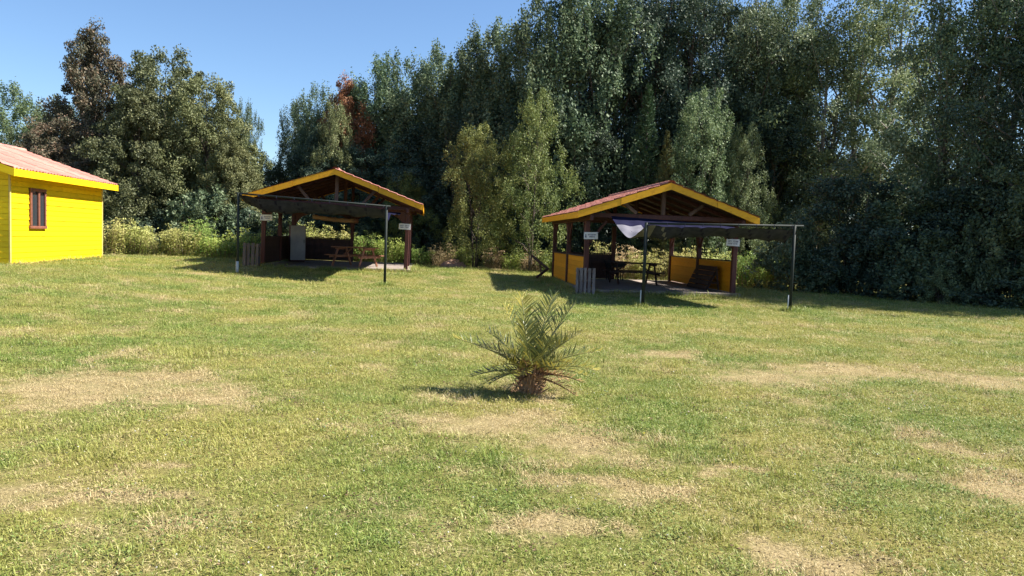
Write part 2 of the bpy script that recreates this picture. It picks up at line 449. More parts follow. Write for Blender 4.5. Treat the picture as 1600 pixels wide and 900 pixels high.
# ------------------------------------------------------------------ roofs, shelters
def roof_sheet_mesh(name, wd, L, mat, thick=.02, period=.19, step=.36):
    """pressed metal tile sheet; local x across, y down the slope (0..L), z up"""
    nxp = max(2, int(round(wd / period * 6))) + 1
    yy = []
    nst = max(1, int(round(L / step)))
    for i in range(nst):
        yy += [(i * L / nst, .0), ((i + .97) * L / nst, 1.0)]
    xs_ = np.linspace(0, wd, nxp)
    V = []; F = []
    for (y, s_) in yy:
        for x in xs_:
            V.append((x, y, .018 * math.cos(2 * math.pi * x / period) + .022 * (1 - abs(0)) * s_ * 1.0))
    n0 = len(V)
    for (y, s_) in (yy[0], yy[-1]):
        pass
    for r_ in range(len(yy) - 1):
        for c_ in range(nxp - 1):
            a = r_ * nxp + c_
            F.append((a, a + 1, a + nxp + 1, a + nxp))
    # underside
    V2 = [(x, y, z - thick) for (x, y, z) in V]
    V += V2
    F += [tuple(reversed([i + n0 for i in f])) for f in F]
    k = (len(yy) - 1) * nxp
    for c_ in range(nxp - 1):
        F.append((k + c_, k + c_ + 1, k + c_ + 1 + n0, k + c_ + n0))
        F.append((c_ + 1, c_, c_ + n0, c_ + 1 + n0))
    return np_mesh(name, np.array(V), F, mat)

def gable_roof(parent, xl, xr, xa, ze, za, y0, y1, mat, sheet_w=.95, zer=None):
    """two slopes of separate sheets; ridge at xa,za; eaves at xl / xr with height ze"""
    for side, xe in ((-1, xl), (1, xr)):
        Ls = math.hypot(xe - xa, za - ze)
        n = max(1, int(round((y1 - y0) / sheet_w))); wd = (y1 - y0) / n
        me = roof_sheet_mesh('roof_sheet', wd + .03, Ls, mat)
        down = Vector((xe - xa, 0, ze - za)).normalized()
        for i in range(n):
            o = mobj('roof_sheet', me, parent)
            # local x -> world +-y so that the frame stays right-handed
            if side == 1:
                X = Vector((0, 1, 0)); base = Vector((xa, y0 + i * wd, za))
                Z = X.cross(down)
                if Z.z < 0:
                    X = -X; Z = -Z; base = Vector((xa, y0 + (i + 1) * wd, za))
            else:
                X = Vector((0, -1, 0)); base = Vector((xa, y0 + (i + 1) * wd, za)); Z = X.cross(down)
                if Z.z < 0:
                    X = -X; Z = -Z; base = Vector((xa, y0 + i * wd, za))
            mw = Matrix((X, down, Z)).transposed().to_4x4(); mw.translation = base + Z * (.03 + .004 * (i % 2))
            o.matrix_local = mw
    # ridge caps
    n = max(1, int(round((y1 - y0) / .5))); wd = (y1 - y0) / n
    mb = MB()
    prof = [(math.cos(a) * .13, math.sin(a) * .09) for a in np.linspace(math.pi, 0, 9)]
    V = [(x, 0, z) for x, z in prof] + [(x * 1.12, wd * 1.04, z * 1.12) for x, z in prof]
    mb.add(V, [(i, i + 1, i + 10, i + 9) for i in range(8)])
    me = mb.mesh('ridge_cap', mat, True)
    for i in range(n):
        mobj('ridge_cap', me, parent, (xa, y0 + i * wd, za + .015))

def corbel(parent, x, y, z, sgn, mat, w_=.5, h_=.62, t=.07, name='knee_brace'):
    """solid curved bracket under a beam; sgn = direction from post"""
    poly = [(0, 0), (0, -h_)]
    for a in np.linspace(0, math.pi / 2, 9):
        poly.append((w_ * (1 - math.cos(a)) * 1.0 + .0, -h_ + h_ * .86 * math.sin(a)))
    poly.append((w_, 0))
    mb = MB(); mb.prism([(sgn * px_, pz) for px_, pz in poly], -t / 2, t / 2)
    o = mb.build(name, mat, parent); o.location = (x, y, z); return o

def low_wall(parent, p, q, h, mat, cap, pitch=.16, t=.03, z0=.06):
    """horizontal boards from p to q (xy), capped"""
    p = Vector((p[0], p[1], 0)); q = Vector((q[0], q[1], 0)); n = int(round((h - z0) / pitch)); ph = (h - z0) / n
    d = q - p; ang = math.atan2(d.y, d.x)
    for i in range(n):
        box('wall_board', parent, (p + q) / 2 + Vector((0, 0, z0 + (i + .5) * ph)), (d.length, t + .006 * (i % 2), ph - .008), mat, (0, 0, ang))
    box('wall_core', parent, (p + q) / 2 + Vector((0, 0, z0 + (h - z0) / 2)), (d.length - .02, t * .5, h - z0 - .01), mat, (0, 0, ang))
    box('wall_cap', parent, (p + q) / 2 + Vector((0, 0, h + .022)), (d.length, .11, .04), cap, (0, 0, ang))

def sign(loc, rz, wd, ht, marks, label, ry=0):
    e = empty('sign', loc, (0, ry, rz))
    tag(e, label, 'sign', 'signs on the shelter posts')
    box('board', e, (0, 0, 0), (wd, .012, ht), M['sign'])
    mb = MB()
    for (x0, x1, z0, z1) in marks:
        mb.box(((x0 + x1) / 2 * wd / 2, -.0085, (z0 + z1) / 2 * ht / 2), (abs(x1 - x0) * wd / 2, .003, abs(z1 - z0) * ht / 2))
    mb.build('marks', M['ink'], e)
    mb = MB()
    for sx in (-1, 1):
        mb.tube([(sx * wd * .46, -.012, ht * .4), (sx * wd * .46, .03, ht * .4)], .008, 6)
    mb.build('screws', M['steel_dark'], e)

def glyphs(rows, seed):
    rnd = random.Random(seed); out = []
    for (x0, x1, z0, z1) in rows:
        x = x0
        while x < x1 - .05:
            wd = rnd.uniform(.05, .09)
            k = rnd.random()
            out.append((x, x + .025, z0, z1))
            if k < .7: out.append((x + .025, x + wd, z1 - .09, z1))
            if k > .3: out.append((x + .025, x + wd, z0, z0 + .09))
            if k > .5: out.append((x + wd - .025, x + wd, z0 + .09, z1 - .09))
            x += wd + .035
    return out
ICON = [(-.80, -.68, .12, .42), (-.84, -.64, -.55, .06)]
MARK_L = ICON + glyphs([(-.35, .75, .12, .48), (-.2, .55, -.42, -.08)], 3)
MARK_L2 = ICON + glyphs([(-.42, .78, .1, .5), (-.22, .6, -.5, -.1)], 8)
MARK_R = glyphs([(-.78, -.15, .12, .62), (0, .8, .12, .62), (-.78, -.2, -.5, -.05), (0, .72, -.5, -.05)], 5)
MARK_R2 = glyphs([(-.75, -.2, .15, .6), (0.02, .76, .15, .6), (-.75, -.1, -.5, -.05), (.05, .7, -.5, -.05)], 9)

def shelter(name, label, loc, rz, ry, wd, dp, eave, apex, ovl, ovr, ovf, ovb, wallmat, right_wall, post_h, left_h=1.05, roofmat='roof_old'):
    """local frame: origin mid front at floor; x right, y back"""
    e = empty(name, loc, (0, ry, rz)); tag(e, label, 'shelter', 'open picnic shelters')
    W2 = wd / 2; rw = M['red_wood']; fz = .05
    ps = .15
    bz = post_h + .09   # side beam centre
    posts = [(-W2, 0), (W2, 0), (-W2, dp / 2), (W2, dp / 2), (-W2, dp), (W2, dp), (0, dp)]
    for (x, y) in posts:
        box('post', e, (x, y, (post_h + fz) / 2), (ps, ps, post_h - fz), rw)
    for x in (-W2, W2):
        box('side_beam', e, (x, (dp + ovb - ovf) / 2, bz), (.11, dp + ovf + ovb - .2, .18), rw)
    xl, xr = -W2 - ovl, W2 + ovr
    xa = (xl + xr) / 2
    slope = (apex - eave) / (xa - xl)
    for y in (0, dp):
        box('tie_beam', e, (0, y + .005, bz + .1), (wd + .5, .10, .15), rw)
    for y in (0, dp / 2, dp):
        if y == dp / 2: box('tie_beam', e, (0, y, bz + .1), (wd + .3, .10, .15), rw)
        zt = bz + .175; topz = apex - .16
        box('king_post', e, (xa, y + .01, (zt + topz) / 2), (.13, .09, topz - zt), M['raw_wood'] if y == 0 else rw)
        for s_ in (-1, 1):
            x0 = xa + s_ * .25; x1 = xa + s_ * (wd * .27)
            beam('strut', e, (x1 - s_ * .45, y + .012, zt + .02), (x1, y + .012, apex - .14 - slope * (wd * .27)), .08, .11, M['raw_wood'] if y == 0 else rw)
    # rafters
    nr = 7
    for i in range(nr):
        y = -ovf + .10 + i * (dp + ovf + ovb - .2) / (nr - 1)
        for xe in (xl, xr):
            sg = 1 if xe > xa else -1
            beam('rafter', e, (xa + sg * .02, y, apex - .10), (xe - sg * .04, y, eave - .08), .06, .11, rw)
    # ceiling boards under the sheets
    for xe in (xl, xr):
        sg = 1 if xe > xa else -1
        n = 8
        for i in range(n):
            f = (i + .5) / n
            c = Vector((xa + (xe - xa) * f, (dp + ovb - ovf) / 2, apex + (eave - apex) * f - .015))
            L_ = math.hypot(xe - xa, apex - eave) / n
            box('ceiling_board', e, c, (L_ - .008, dp + ovf + ovb - .06, .018), M['dark_wood'], (0, sg * math.atan2(apex - eave, abs(xe - xa)), 0))
    gable_roof(e, xl, xr, xa, eave, apex, -ovf - .03, dp + ovb + .03, M[roofmat])
    # fascia boards on both rakes, both ends, and along both eaves
    fh = .21
    for y in (-ovf - .012, dp + ovb + .012):
        for xe in (xl, xr):
            sg = 1 if xe > xa else -1
            mb = MB()
            pa_ = Vector((xa, 0, apex + .035)); pb_ = Vector((xe + sg * .03, 0, eave + .025)); cut = random.uniform(.38, .62)
            for f0, f1 in ((0, cut - .002), (cut + .002, 1)):
                q0 = pa_.lerp(pb_, f0); q1 = pa_.lerp(pb_, f1); dz = random.uniform(-.014, .014); dy = random.uniform(-.006, .004); h0 = fh * random.uniform(.97, 1.05); h1 = fh * random.uniform(.95, 1.05)
                mb = MB(); mb.prism([(q0.x, q0.z + dz), (q1.x, q1.z - dz), (q1.x, q1.z - dz - h1), (q0.x, q0.z + dz - h0)], y - .014 + dy, y + .014 + dy)
                mb.build('fascia_board', M['fascia_yellow'], e)
    for xe in (xl, xr):
        sg = 1 if xe > xa else -1
        box('eave_fascia', e, (xe + sg * .015, (dp + ovb - ovf) / 2, eave - .085), (.026, dp + ovf + ovb - .06, .19), M['fascia_yellow'])
    # walls
    low_wall(e, (-W2, ps / 2), (-W2, dp / 2 - ps / 2), left_h, wallmat, M['dark_wood'])
    low_wall(e, (-W2, dp / 2 + ps / 2), (-W2, dp - ps / 2), left_h, wallmat, M['dark_wood'])
    low_wall(e, (-W2 + ps / 2, dp), (-ps / 2, dp), left_h, M['dark_wood'], M['dark_wood'])
    if right_wall:
        low_wall(e, (W2, ps / 2), (W2, dp / 2 - ps / 2), left_h, wallmat, M['dark_wood'])
        low_wall(e, (W2, dp / 2 + ps / 2), (W2, dp - ps / 2), left_h, wallmat, M['dark_wood'])
    return e, dp, W2, bz

# ---- left shelter
LS = Vector((-6.72, 29.0, .24))
ls, ldp, lW, lbz = shelter('picnic_shelter', 'open timber picnic shelter with dark red low walls, nearer the yellow cabin', LS, R(6.5), R(1.0), 5.3, 6.4, 2.52, 3.66, .62, .55, .7, .6,
                           M['dark_wood'], False, 2.22)
corbel(ls, -lW + .075, 0, 2.24, 1, M['red_wood'], .55, .85)
corbel(ls, lW - .075, 0, 2.24, -1, M['red_wood'], .55, .85)
corbel(ls, -.075, ldp, 2.24, -1, M['red_wood'], .6, .7)
corbel(ls, .075, ldp, 2.24, 1, M['red_wood'], .5, .7)
corbel(ls, -lW + .075, ldp, 2.24, 1, M['red_wood'], .7, .9)
for y, s_ in ((ldp / 2, 1), (ldp / 2, -1), (0, 1)):
    o = corbel(ls, -lW, y + s_ * .075, 2.22, 1, M['red_wood'], .55, .8); o.rotation_euler = (0, 0, R(90 * s_))
# ---- right shelter
RSc = Vector((4.67, 24.3, .06))
rs, rdp, rW, rbz = shelter('picnic_shelter', 'open timber picnic shelter with orange-yellow low side walls, behind the small palm', RSc, R(5.5), 0, 4.78, 6.7, 2.42, 3.38, .42, .42, .75, .75,
                           M['low_wall_yellow'], True, 2.18)
for y, s_ in ((0, 1), (rdp / 2, -1), (rdp / 2, 1), (rdp, -1)):
    beam('knee_brace', rs, (-rW, y + s_ * .06, 1.45), (-rW, y + s_ * .62, 2.2), .05, .08, M['red_wood'])
    beam('knee_brace', rs, (rW, y + s_ * .06, 1.45), (rW, y + s_ * .62, 2.2), .05, .08, M['red_wood'])
beam('knee_brace', rs, (rW - .07, 0, 1.5), (rW - .6, 0, 2.2), .05, .09, M['red_wood'])
beam('knee_brace', rs, (-rW + .07, 0, 1.5), (-rW + .6, 0, 2.2), .05, .09, M['red_wood'])

# concrete floors
for nm, sh, W2, dp in (('concrete_floor', ls, lW, ldp), ('concrete_floor', rs, rW, rdp)):
    mb = MB(); mb.box((0, dp / 2, -.07), (W2 * 2 + .35, dp + .5, .24))
    o = mb.build(nm, M['concrete']); o.location = sh.location; o.rotation_euler = (0, 0, sh.rotation_euler.z); tag(o, kind='structure')

def loc_in(sh, x, y, z=0):
    return Matrix.LocRotScale(sh.location, sh.rotation_euler, None) @ Vector((x, y, z))

# signs on the posts
for sh, W2, z, marks, lab in (
        (ls, lW, 1.78, (MARK_L, MARK_R), ('small white notice with icon on left post of left shelter', 'small white notice with two lines on right post of left shelter')),
        (rs, rW, 1.72, (MARK_L2, MARK_R2), ('small white notice with icon on left post of right shelter', 'small white notice with two lines on right post of right shelter'))):
    for k, s_ in enumerate((-1, 1)):
        p = loc_in(sh, s_ * W2 + (.10 if s_ < 0 else -.10), -.095, z - (.06 if s_ > 0 else 0))
        sign(p, sh.rotation_euler.z, .44, .22, marks[k], lab[k], R(1.5) * s_)

# ---- awnings
def awning(label, A, B, C, D, ha, hb, over, sag, seed, pale_left, white_base, hang=.0):
    """A,B ground points of front poles; C,D back edge end points (world)"""
    e = empty('awning', (A + B) / 2); tag(e, label, 'awning', 'canvas awnings in front of the shelters')
    o = (A + B) / 2
    a = A - o; b = B - o; c = C - o; d = D - o
    ta = a + Vector((0, 0, ha)); tb = b + Vector((0, 0, hb))
    for k, (p, q) in enumerate(((a, ta), (b, tb))):
        mb = MB(); mb.tube([p - Vector((0, 0, .1)), q + Vector((0, 0, .02))], .042, 8); mb.build('pole', M['steel_dark'], e, True)
        if white_base[k]:
            mb = MB(); off = Vector((-.065 if white_base[k] == 1 else 0, -.03, 0))
            mb.tube([p + off - Vector((0, 0, .05)), p + off + Vector((0, 0, .42))], .016 if white_base[k] == 1 else .05, 8); mb.build('pole_sleeve', M['pvc'], e, True)
    dr = (tb - ta).normalized()
    mb = MB(); mb.tube([ta - dr * over[0], tb + dr * over[1]], .028, 8); mb.build('front_rail', M['steel_dark'], e, True)
    rnd = np.random.default_rng(seed)
    nu, nv = 46, 26
    V = []
    ph = rnd.uniform(0, 6, 8)
    for j in range(nv + 1):
        v = j / nv
        for i in range(nu + 1):
            u = i / nu
            p = (ta.lerp(tb, u)).lerp(c.lerp(d, u), v)
            s_ = sag * (4 * v * (1 - v)) ** .8 * (1.0 + .25 * math.sin(u * 5 + ph[0])) * (.75 + .5 * abs(2 * (1 - u) - 1))
            # belly in front: steep drop just behind rail
            s_ += hang * float(sm(u, -.03, .2)) * math.exp(-((v - .12) / .10) ** 2) * (.86 + .14 * math.sin(u * 4 + ph[1]))
            if pale_left: s_ += .15 * math.exp(-(u / .22) ** 2) * math.sin(math.pi * min(1, v * 1.15)) ** 1.2 * (1 if v < .87 else 0)
            s_ += .05 * max(0, math.sin(u * 48 - v * 22 + ph[4] + 2 * math.sin(u * 6))) ** 3 * math.exp(-((v - .1) / .14) ** 2)
            s_ += .035 * math.sin(u * 26 + v * 9 + ph[2]) * math.sin(math.pi * v) + .02 * math.sin(u * 55 - v * 14 + ph[3]) * math.sin(math.pi * v)
            V.append((p.x, p.y + (.0), p.z - s_ - .02))
    n0 = len(V); F = []; mats = []
    for j in range(nv):
        for i in range(nu):
            q = j * (nu + 1) + i
            F.append((q, q + 1, q + nu + 2, q + nu + 1)); mats.append(0)
    V += [(x, y, z - .006) for (x, y, z) in V]
    for (f, j) in [(f, 0) for f in F]:
        F_ = tuple(reversed([k + n0 for k in f]))
        mats.append(1)
        F.append(F_) if False else None
    F2 = [tuple(reversed([k + n0 for k in f])) for f in F]
    me = np_mesh('canvas', np.array(V), F + F2, None, smooth=True)
    me.materials.append(M['canvas_top']); me.materials.append(M['canvas_under']); me.materials.append(M['canvas_pale'])
    idx = [0] * len(F) + [1] * len(F2)
    if pale_left:
        for k in range(len(F)):
            if k % nu < pale_left and k // nu < nv * .8:
                idx[k] = 2
                if k % nu < 3: idx[k + len(F)] = 2
    me.polygons.foreach_set('material_index', idx)
    mobj('canvas', me, e)
    # ties at the rail
    mb = MB()
    for u in np.linspace(.02, .98, 9):
        p = ta.lerp(tb, u)
        mb.tube([p + Vector((0, -.035, .02)), p + Vector((0, -.035, -.05)), p + Vector((0, .03, -.05))], .008, 5)
    mb.build('tie', M['canvas_under'], e)
    return e

A = gnd(371, 432); B = gnd(601, 447)
A = Vector((at(371, 432, 24.3).x, 24.3, 0)); A.z = tz(A.x, A.y)
B = Vector((at(601, 447, 24.0).x, 24.0, 0)); B.z = tz(B.x, B.y)
zA = at(371, 302, 24.3).z - A.z; zB = at(601, 322, 24.0).z - B.z
awning('dark canvas awning on two thin poles before the left shelter', A, B, loc_in(ls, -lW + .1, -.15, 2.30), loc_in(ls, lW - .25, -.15, 2.26), zA, zB, (.1, .12), .16, 3, 0, (2, 0), .38)
A = gnd(1004, 479); B = gnd(1234, 487)
zA = at(1008, 349, A.y).z - A.z; zB = at(1238, 353, B.y).z - B.z
awning('blue-topped canvas awning with pale drooping edge before the right shelter', A, B, loc_in(rs, -rW + .62, -.5, 2.36), loc_in(rs, rW - .35, -.5, 2.22), zA, zB, (.03, .22), .20, 11, 9, (1, 1), .30)

# ------------------------------------------------------------------ things in the shelters
def picnic_table(label, loc, rz, mat, L_=1.75):
    e = empty('picnic_table', loc, (0, 0, rz)); tag(e, label, 'picnic table', 'picnic tables in the shelters')
    for i in range(5):
        box('top_plank', e, (0, -.32 + i * .16, .75), (L_, .15, .04), mat)
    for s_ in (-1, 1):
        for k in range(2):
            box('bench_plank', e, (0, s_ * (.60 + k * .14), .44), (L_, .13, .04), mat)
        x = s_ * (L_ / 2 - .25)
        beam('leg', e, (x, -.62, .0), (x, -.25, .73), .045, .10, mat)
        beam('leg', e, (x, .62, .0), (x, .25, .73), .045, .10, mat)
        box('bench_bearer', e, (x + .05 * s_, 0, .385), (.045, 1.48, .09), mat)
        box('top_bearer', e, (x + .05 * s_, 0, .695), (.045, .72, .07), mat)
        beam('brace', e, (x, 0, .40), (x - s_ * .45, 0, .70), .06, .045, mat)
    return e

p = loc_in(ls, .62, 1.35, .06)
picnic_table('reddish picnic table half in sunlight under the left shelter', (p.x, p.y, p.z), R(-24), M['table_wood'], 1.75)
p = loc_in(rs, .05, 3.6, .06)
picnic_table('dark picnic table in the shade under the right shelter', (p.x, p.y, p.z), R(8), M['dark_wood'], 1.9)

# pale-fronted cabinet
p = loc_in(ls, -2.02, 4.0, .05)
e = empty('cabinet', p, (0, 0, R(24))); tag(e, 'tall narrow cabinet with pale grey door under the left shelter', 'cabinet')
box('body', e, (0, .2, .77), (.66, .36, 1.52), M['red_wood'])
box('door', e, (0, .006, .78), (.62, .024, 1.46), M['pale_panel'])
box('handle', e, (.25, -.025, .85), (.02, .03, .14), M['steel_dark'])
box('plinth', e, (0, .2, .0), (.60, .30, .06), M['dark_wood'])

# rolled tan blind
pa = loc_in(ls, -1.75, ldp - .35, 2.02); pb = loc_in(ls, .12, ldp - .35, 1.93)
e = empty('rolled_blind', (pa + pb) / 2); tag(e, 'long tan roll hung under the back beam of left shelter', 'blind')
mb = MB(); o = (pa + pb) / 2
P = [pa.lerp(pb, t) - o + Vector((0, 0, -.05 * math.sin(math.pi * t))) for t in np.linspace(0, 1, 14)]
mb.tube(P, [.10 + .012 * math.sin(i * 2.1) for i in range(14)], 12); mb.build('roll', M['tan_roll'], e, True)
mb = MB(); mb.tube([pb - o, pb - o + (pb - pa).normalized() * .16], [.14, .11], 12); mb.build('end_wrap', M['table_wood'], e, True)
mb = MB()
for t in (.1, .5, .9):
    q = pa.lerp(pb, t) - o
    mb.tube([q + Vector((0, 0, .08)), q + Vector((0, 0, .26))], .012, 6)
mb.build('hanging_cord', M['steel_dark'], e)

# pallets
def pallet(label, loc, rz, tilt, wd, ht, n, mat):
    e = empty('pallet', loc, (tilt, 0, rz)); tag(e, label, 'pallet', 'wooden pallets stood on edge')
    for i in range(n):
        x = -wd / 2 + (i + .5) * wd / n
        box('slat', e, (x + random.uniform(-.008, .008), 0, ht / 2 + random.uniform(-.012, .012)), (wd / n * random.choice((.66, .72, .6)), .02, ht), mat)
    for z in (.1, ht * .5, ht - .1):
        box('bearer', e, (0, .055, z), (wd - .02, .085, .07), M['raw_wood'])
    for i in range(n - 1):
        x = -wd / 2 + (i + .7) * wd / (n - 1)
        box('back_slat', e, (x, .11, ht / 2), (wd / n * .6, .02, ht - .02), mat)
    return e
p = at(391, 421, 27.6); p.z = tz(p.x, p.y)
pallet('dark slatted pallet on edge beside the left awning pole', p, R(-8), R(-3), .66, .84, 4, M['dark_old_wood'])
p = at(914, 458, 23.3); p.z = tz(p.x, p.y)
pallet('weathered grey pallet leaning on the front of the orange-yellow wall', p, R(-4), R(-9), .62, .80, 5, M['old_wood'])

# leaning tabletop against right wall, inside the right shelter
p = loc_in(rs, rW - .62, 1.9, .06)
e = empty('leaning_tabletop', p, (0, 0, rs.rotation_euler.z)); tag(e, 'dark tabletop tipped on its side against the orange-yellow wall', 'tabletop')
for i in range(5):
    z = .08 + i * .16
    o = box('plank', e, (.05 + i * .075, -.1, z), (.04, 1.9, .152), M['dark_wood'], (0, R(25), 0))
beam('leg', e, (.1, -.95, .0), (.46, -.95, .72), .09, .05, M['dark_wood'])
beam('leg', e, (.50, -1.0, .02), (.38, -1.0, .80), .09, .05, M['dark_wood'])
beam('cross_bar', e, (.12, -.9, .25), (.50, -.9, .25), .05, .08, M['dark_wood'])
beam('cross_bar', e, (.12, .7, .25), (.50, .7, .25), .05, .08, M['dark_wood'])

# dark grill bench next to rear half wall in right shelter
p = loc_in(rs, -.05, rdp - .6, .05)
e = empty('grill_stand', p, (0, 0, rs.rotation_euler.z)); tag(e, 'dark box grill on thin legs at the end of the rear half wall', 'grill')
mb = MB(); mb.prism([(-.38, .72), (.40, .72), (.33, .50), (-.32, .50)], -.22, .22); mb.build('fire_box', M['steel_dark'], e)
box('rim', e, (.01, 0, .735), (.84, .50, .03), M['steel_dark'])
for x in (-.28, .02, .29):
    for y in (-.18, .18):
        if x == .02 and y > 0: continue
        mb = MB(); mb.tube([(x, y, 0), (x, y, .51)], .018, 6); mb.build('leg', M['steel_dark'], e)

# crossed timbers behind the left low wall of right shelter
p0 = at(845, 432, 29.5); p0.z = tz(p0.x, p0.y)
e = empty('timber_prop', p0); tag(e, 'two dark timbers propped in a wedge at rear corner of orange-yellow wall', 'timber')
def lp(px, py, Y): return at(px, py, Y) - p0
mb = MB(); 
beam('timber', e, lp(831, 399, 29.6), lp(857, 421, 29.3), .07, .09, M['dark_wood'])
beam('timber', e, lp(857, 419, 29.45), lp(838, 434, 29.2), .07, .09, M['dark_wood'])
beam('timber', e, lp(843, 410, 29.7), lp(846, 431, 29.7), .06, .06, M['raw_wood'])

# low earth mound
p = at(708, 417, 35.5); p.z = tz(p.x, p.y)
rng = np.random.default_rng(5)
V = []; F = []
nr_, na = 8, 22
for i in range(nr_ + 1):
    r_ = i / nr_
    for k in range(na):
        a = 2 * math.pi * k / na
        h = .30 * (1 - r_ ** 2) * (1 + .25 * math.sin(2 * a + 1) + .12 * math.sin(5 * a)) + .02 * rng.normal()
        V.append((math.cos(a) * r_ * .68 * (1 + .08 * math.sin(3 * a)), math.sin(a) * r_ * .45, max(h, -.03) if r_ < 1 else -.05))
for i in range(nr_):
    for k in range(na):
        a = i * na + k; b = i * na + (k + 1) % na
        F.append((a, b, b + na, a + na))
o = mobj('earth_mound', np_mesh('earth_mound', np.array(V), F, M['earth'], smooth=True), None, p)
tag(o, 'low mound of reddish earth lying before the weeds', 'mound')

# ------------------------------------------------------------------ cabin
HC = at(15, 414, 21.6); HC2 = at(158, 403, 27.8)
hx = Vector((HC2.x - HC.x, HC2.y - HC.y, 0)); HL = hx.length
hrz = math.atan2(hx.y, hx.x) - math.pi / 2
hz = (HC.z + HC2.z) / 2
cab = empty('cabin', (HC.x, HC.y, hz), (0, 0, hrz))
tag(cab, 'bright yellow board cabin with salmon red roof', 'cabin')
HW, WH = 5.6, 2.52     # width to the left, wall height
bh = .155
nb = int(round(WH / bh)); bh = WH / nb
WY0, WY1, WZ0, WZ1 = 1.05, 2.0, 1.02, 2.22    # window opening (y along the right wall)
_boards = {}
def clap(name, p, L_, along, out, jitter):
    """one lapped board: bottom edge proud"""
    key = (round(L_, 2), jitter)
    if key not in _boards:
        mb = MB()
        mb.add([(0, 0, 0), (L_, 0, 0), (L_, 0, bh - .011), (0, 0, bh - .011), (0, .026 + jitter, 0), (L_, .026 + jitter, 0), (L_, .012, bh - .011), (0, .012, bh - .011)],
               [(4, 5, 6, 7), (0, 3, 2, 1), (0, 1, 5, 4), (3, 7, 6, 2), (0, 4, 7, 3), (1, 2, 6, 5)])
        _boards[key] = mb.mesh('siding_board', M['yellow'])
    o = mobj('siding_board', _boards[key], cab, p)
    X = Vector(along); Y = Vector(out); o.rotation_euler = Matrix((X, Y, Vector((0, 0, 1)))).transposed().to_euler()
box('wall_core', cab, (-HW / 2, HL / 2, WH / 2), (HW - .02, HL - .02, WH - .01), M['yellow'])
for i in range(nb):
    z = i * bh + .02 + random.uniform(-.004, .004); j = (i * 7 % 3) * .004
    if z + bh > WZ0 and z < WZ1:
        clap('b', (0, WY0, z), WY0, (0, -1, 0), (1, 0, 0), j)
        clap('b', (0, HL, z), HL - WY1, (0, -1, 0), (1, 0, 0), j)
    else:
        # two boards butted with a joint that wanders
        sp = 2.2 + (i * 1.37 % 2.6)
        clap('b', (0, sp - .004, z), round(sp - .004, 2), (0, -1, 0), (1, 0, 0), j)
        clap('b', (0, HL, z), HL - sp, (0, -1, 0), (1, 0, 0), j)
    clap('b', (-HW, 0, z), HW, (1, 0, 0), (0, -1, 0), j) if False else None
# front wall boards (outside normal -y): along +x gives X x Y = z with Y=-y -> use along -x... X=( -1,0,0), Y=(0,-1,0): Z=+1
for i in range(nb):
    z = i * bh + .02
    clap('b', (0, 0, z), HW, (-1, 0, 0), (0, -1, 0), (i % 3) * .003)
    clap('b', (-HW, HL, z), HW, (1, 0, 0), (0, 1, 0), (i % 3) * .003)
    clap('b', (-HW, 0, z), HL, (0, 1, 0), (-1, 0, 0), (i % 3) * .003)
# corner trims
for (x, y) in ((.012, -.012), (.012, HL + .012)):
    box('corner_trim', cab, (x + .012, y, WH / 2 + .02), (.05, .06, WH), M['pale_trim'])
box('base_board', cab, (.02, HL / 2, .0), (.05, HL, .07), M['pale_trim'])
# window
wdw = MB()
cy, cz = (WY0 + WY1) / 2, (WZ0 + WZ1) / 2
win = box('window', cab, (.012, cy, cz), (.03, WY1 - WY0, WZ1 - WZ0), M['dark_wood'])
ft = .085
for nm, c, d in (('frame', (.045, 0, (WZ1 - WZ0) / 2 - ft / 2), (.06, WY1 - WY0, ft)), ('frame', (.045, 0, -(WZ1 - WZ0) / 2 + ft / 2), (.075, WY1 - WY0 + .06, ft)),
                 ('frame', (.045, (WY1 - WY0) / 2 - ft / 2, 0), (.056, ft, WZ1 - WZ0 - 2 * ft)), ('frame', (.045, -(WY1 - WY0) / 2 + ft / 2, 0), (.056, ft, WZ1 - WZ0 - 2 * ft)),
                 ('mullion', (.048, .02, 0), (.062, .09, WZ1 - WZ0 - 2 * ft))):
    box(nm, win, c, d, M['window_wood'])
for yy in (-.2, .235):
    box('pane', win, (.022, yy, 0), (.006, .36, WZ1 - WZ0 - 2 * ft + .01), M['glass'])
# roof
eo, fo, bo = .44, .62, .32
xl, xr, xa = -HW - eo, eo, -HW / 2
ez, az = WH + .12, WH + .12 + .34 * (HW / 2 + eo)
gable_roof(cab, xl, xr, xa, ez, az, -fo, HL + bo, M['roof'])
for xe in (xl, xr):
    sg = 1 if xe > xa else -1
    box('eave_fascia', cab, (xe + sg * .0, (HL + bo - fo) / 2, ez - .085), (.028, HL + fo + bo, .2), M['yellow'])
    for y in (-fo - .016, HL + bo + .016):
        mb = MB(); mb.prism([(xa, az + .03), (xe + sg * .015, ez + .02), (xe + sg * .015, ez - .19), (xa, az - .19)], y - .014, y + .014)
        mb.build('fascia_board', M['yellow'], cab)
    n = 6
    for i in range(n):
        f = (i + .5) / n
        L_ = math.hypot(xe - xa, az - ez) / n
        box('soffit_board', cab, (xa + (xe - xa) * f, (HL + bo - fo) / 2, az + (ez - az) * f - .012), (L_ - .008, HL + fo + bo - .02, .018), M['yellow'], (0, sg * math.atan2(az - ez, abs(xe - xa)), 0))
# gable triangles
for y, s_ in ((.0, -1), (HL, 1)):
    mb = MB(); mb.prism([(-HW, WH), (0, WH), (xa, az - .05)], y - .012, y + .012); mb.build('gable_board', M['yellow'], cab)

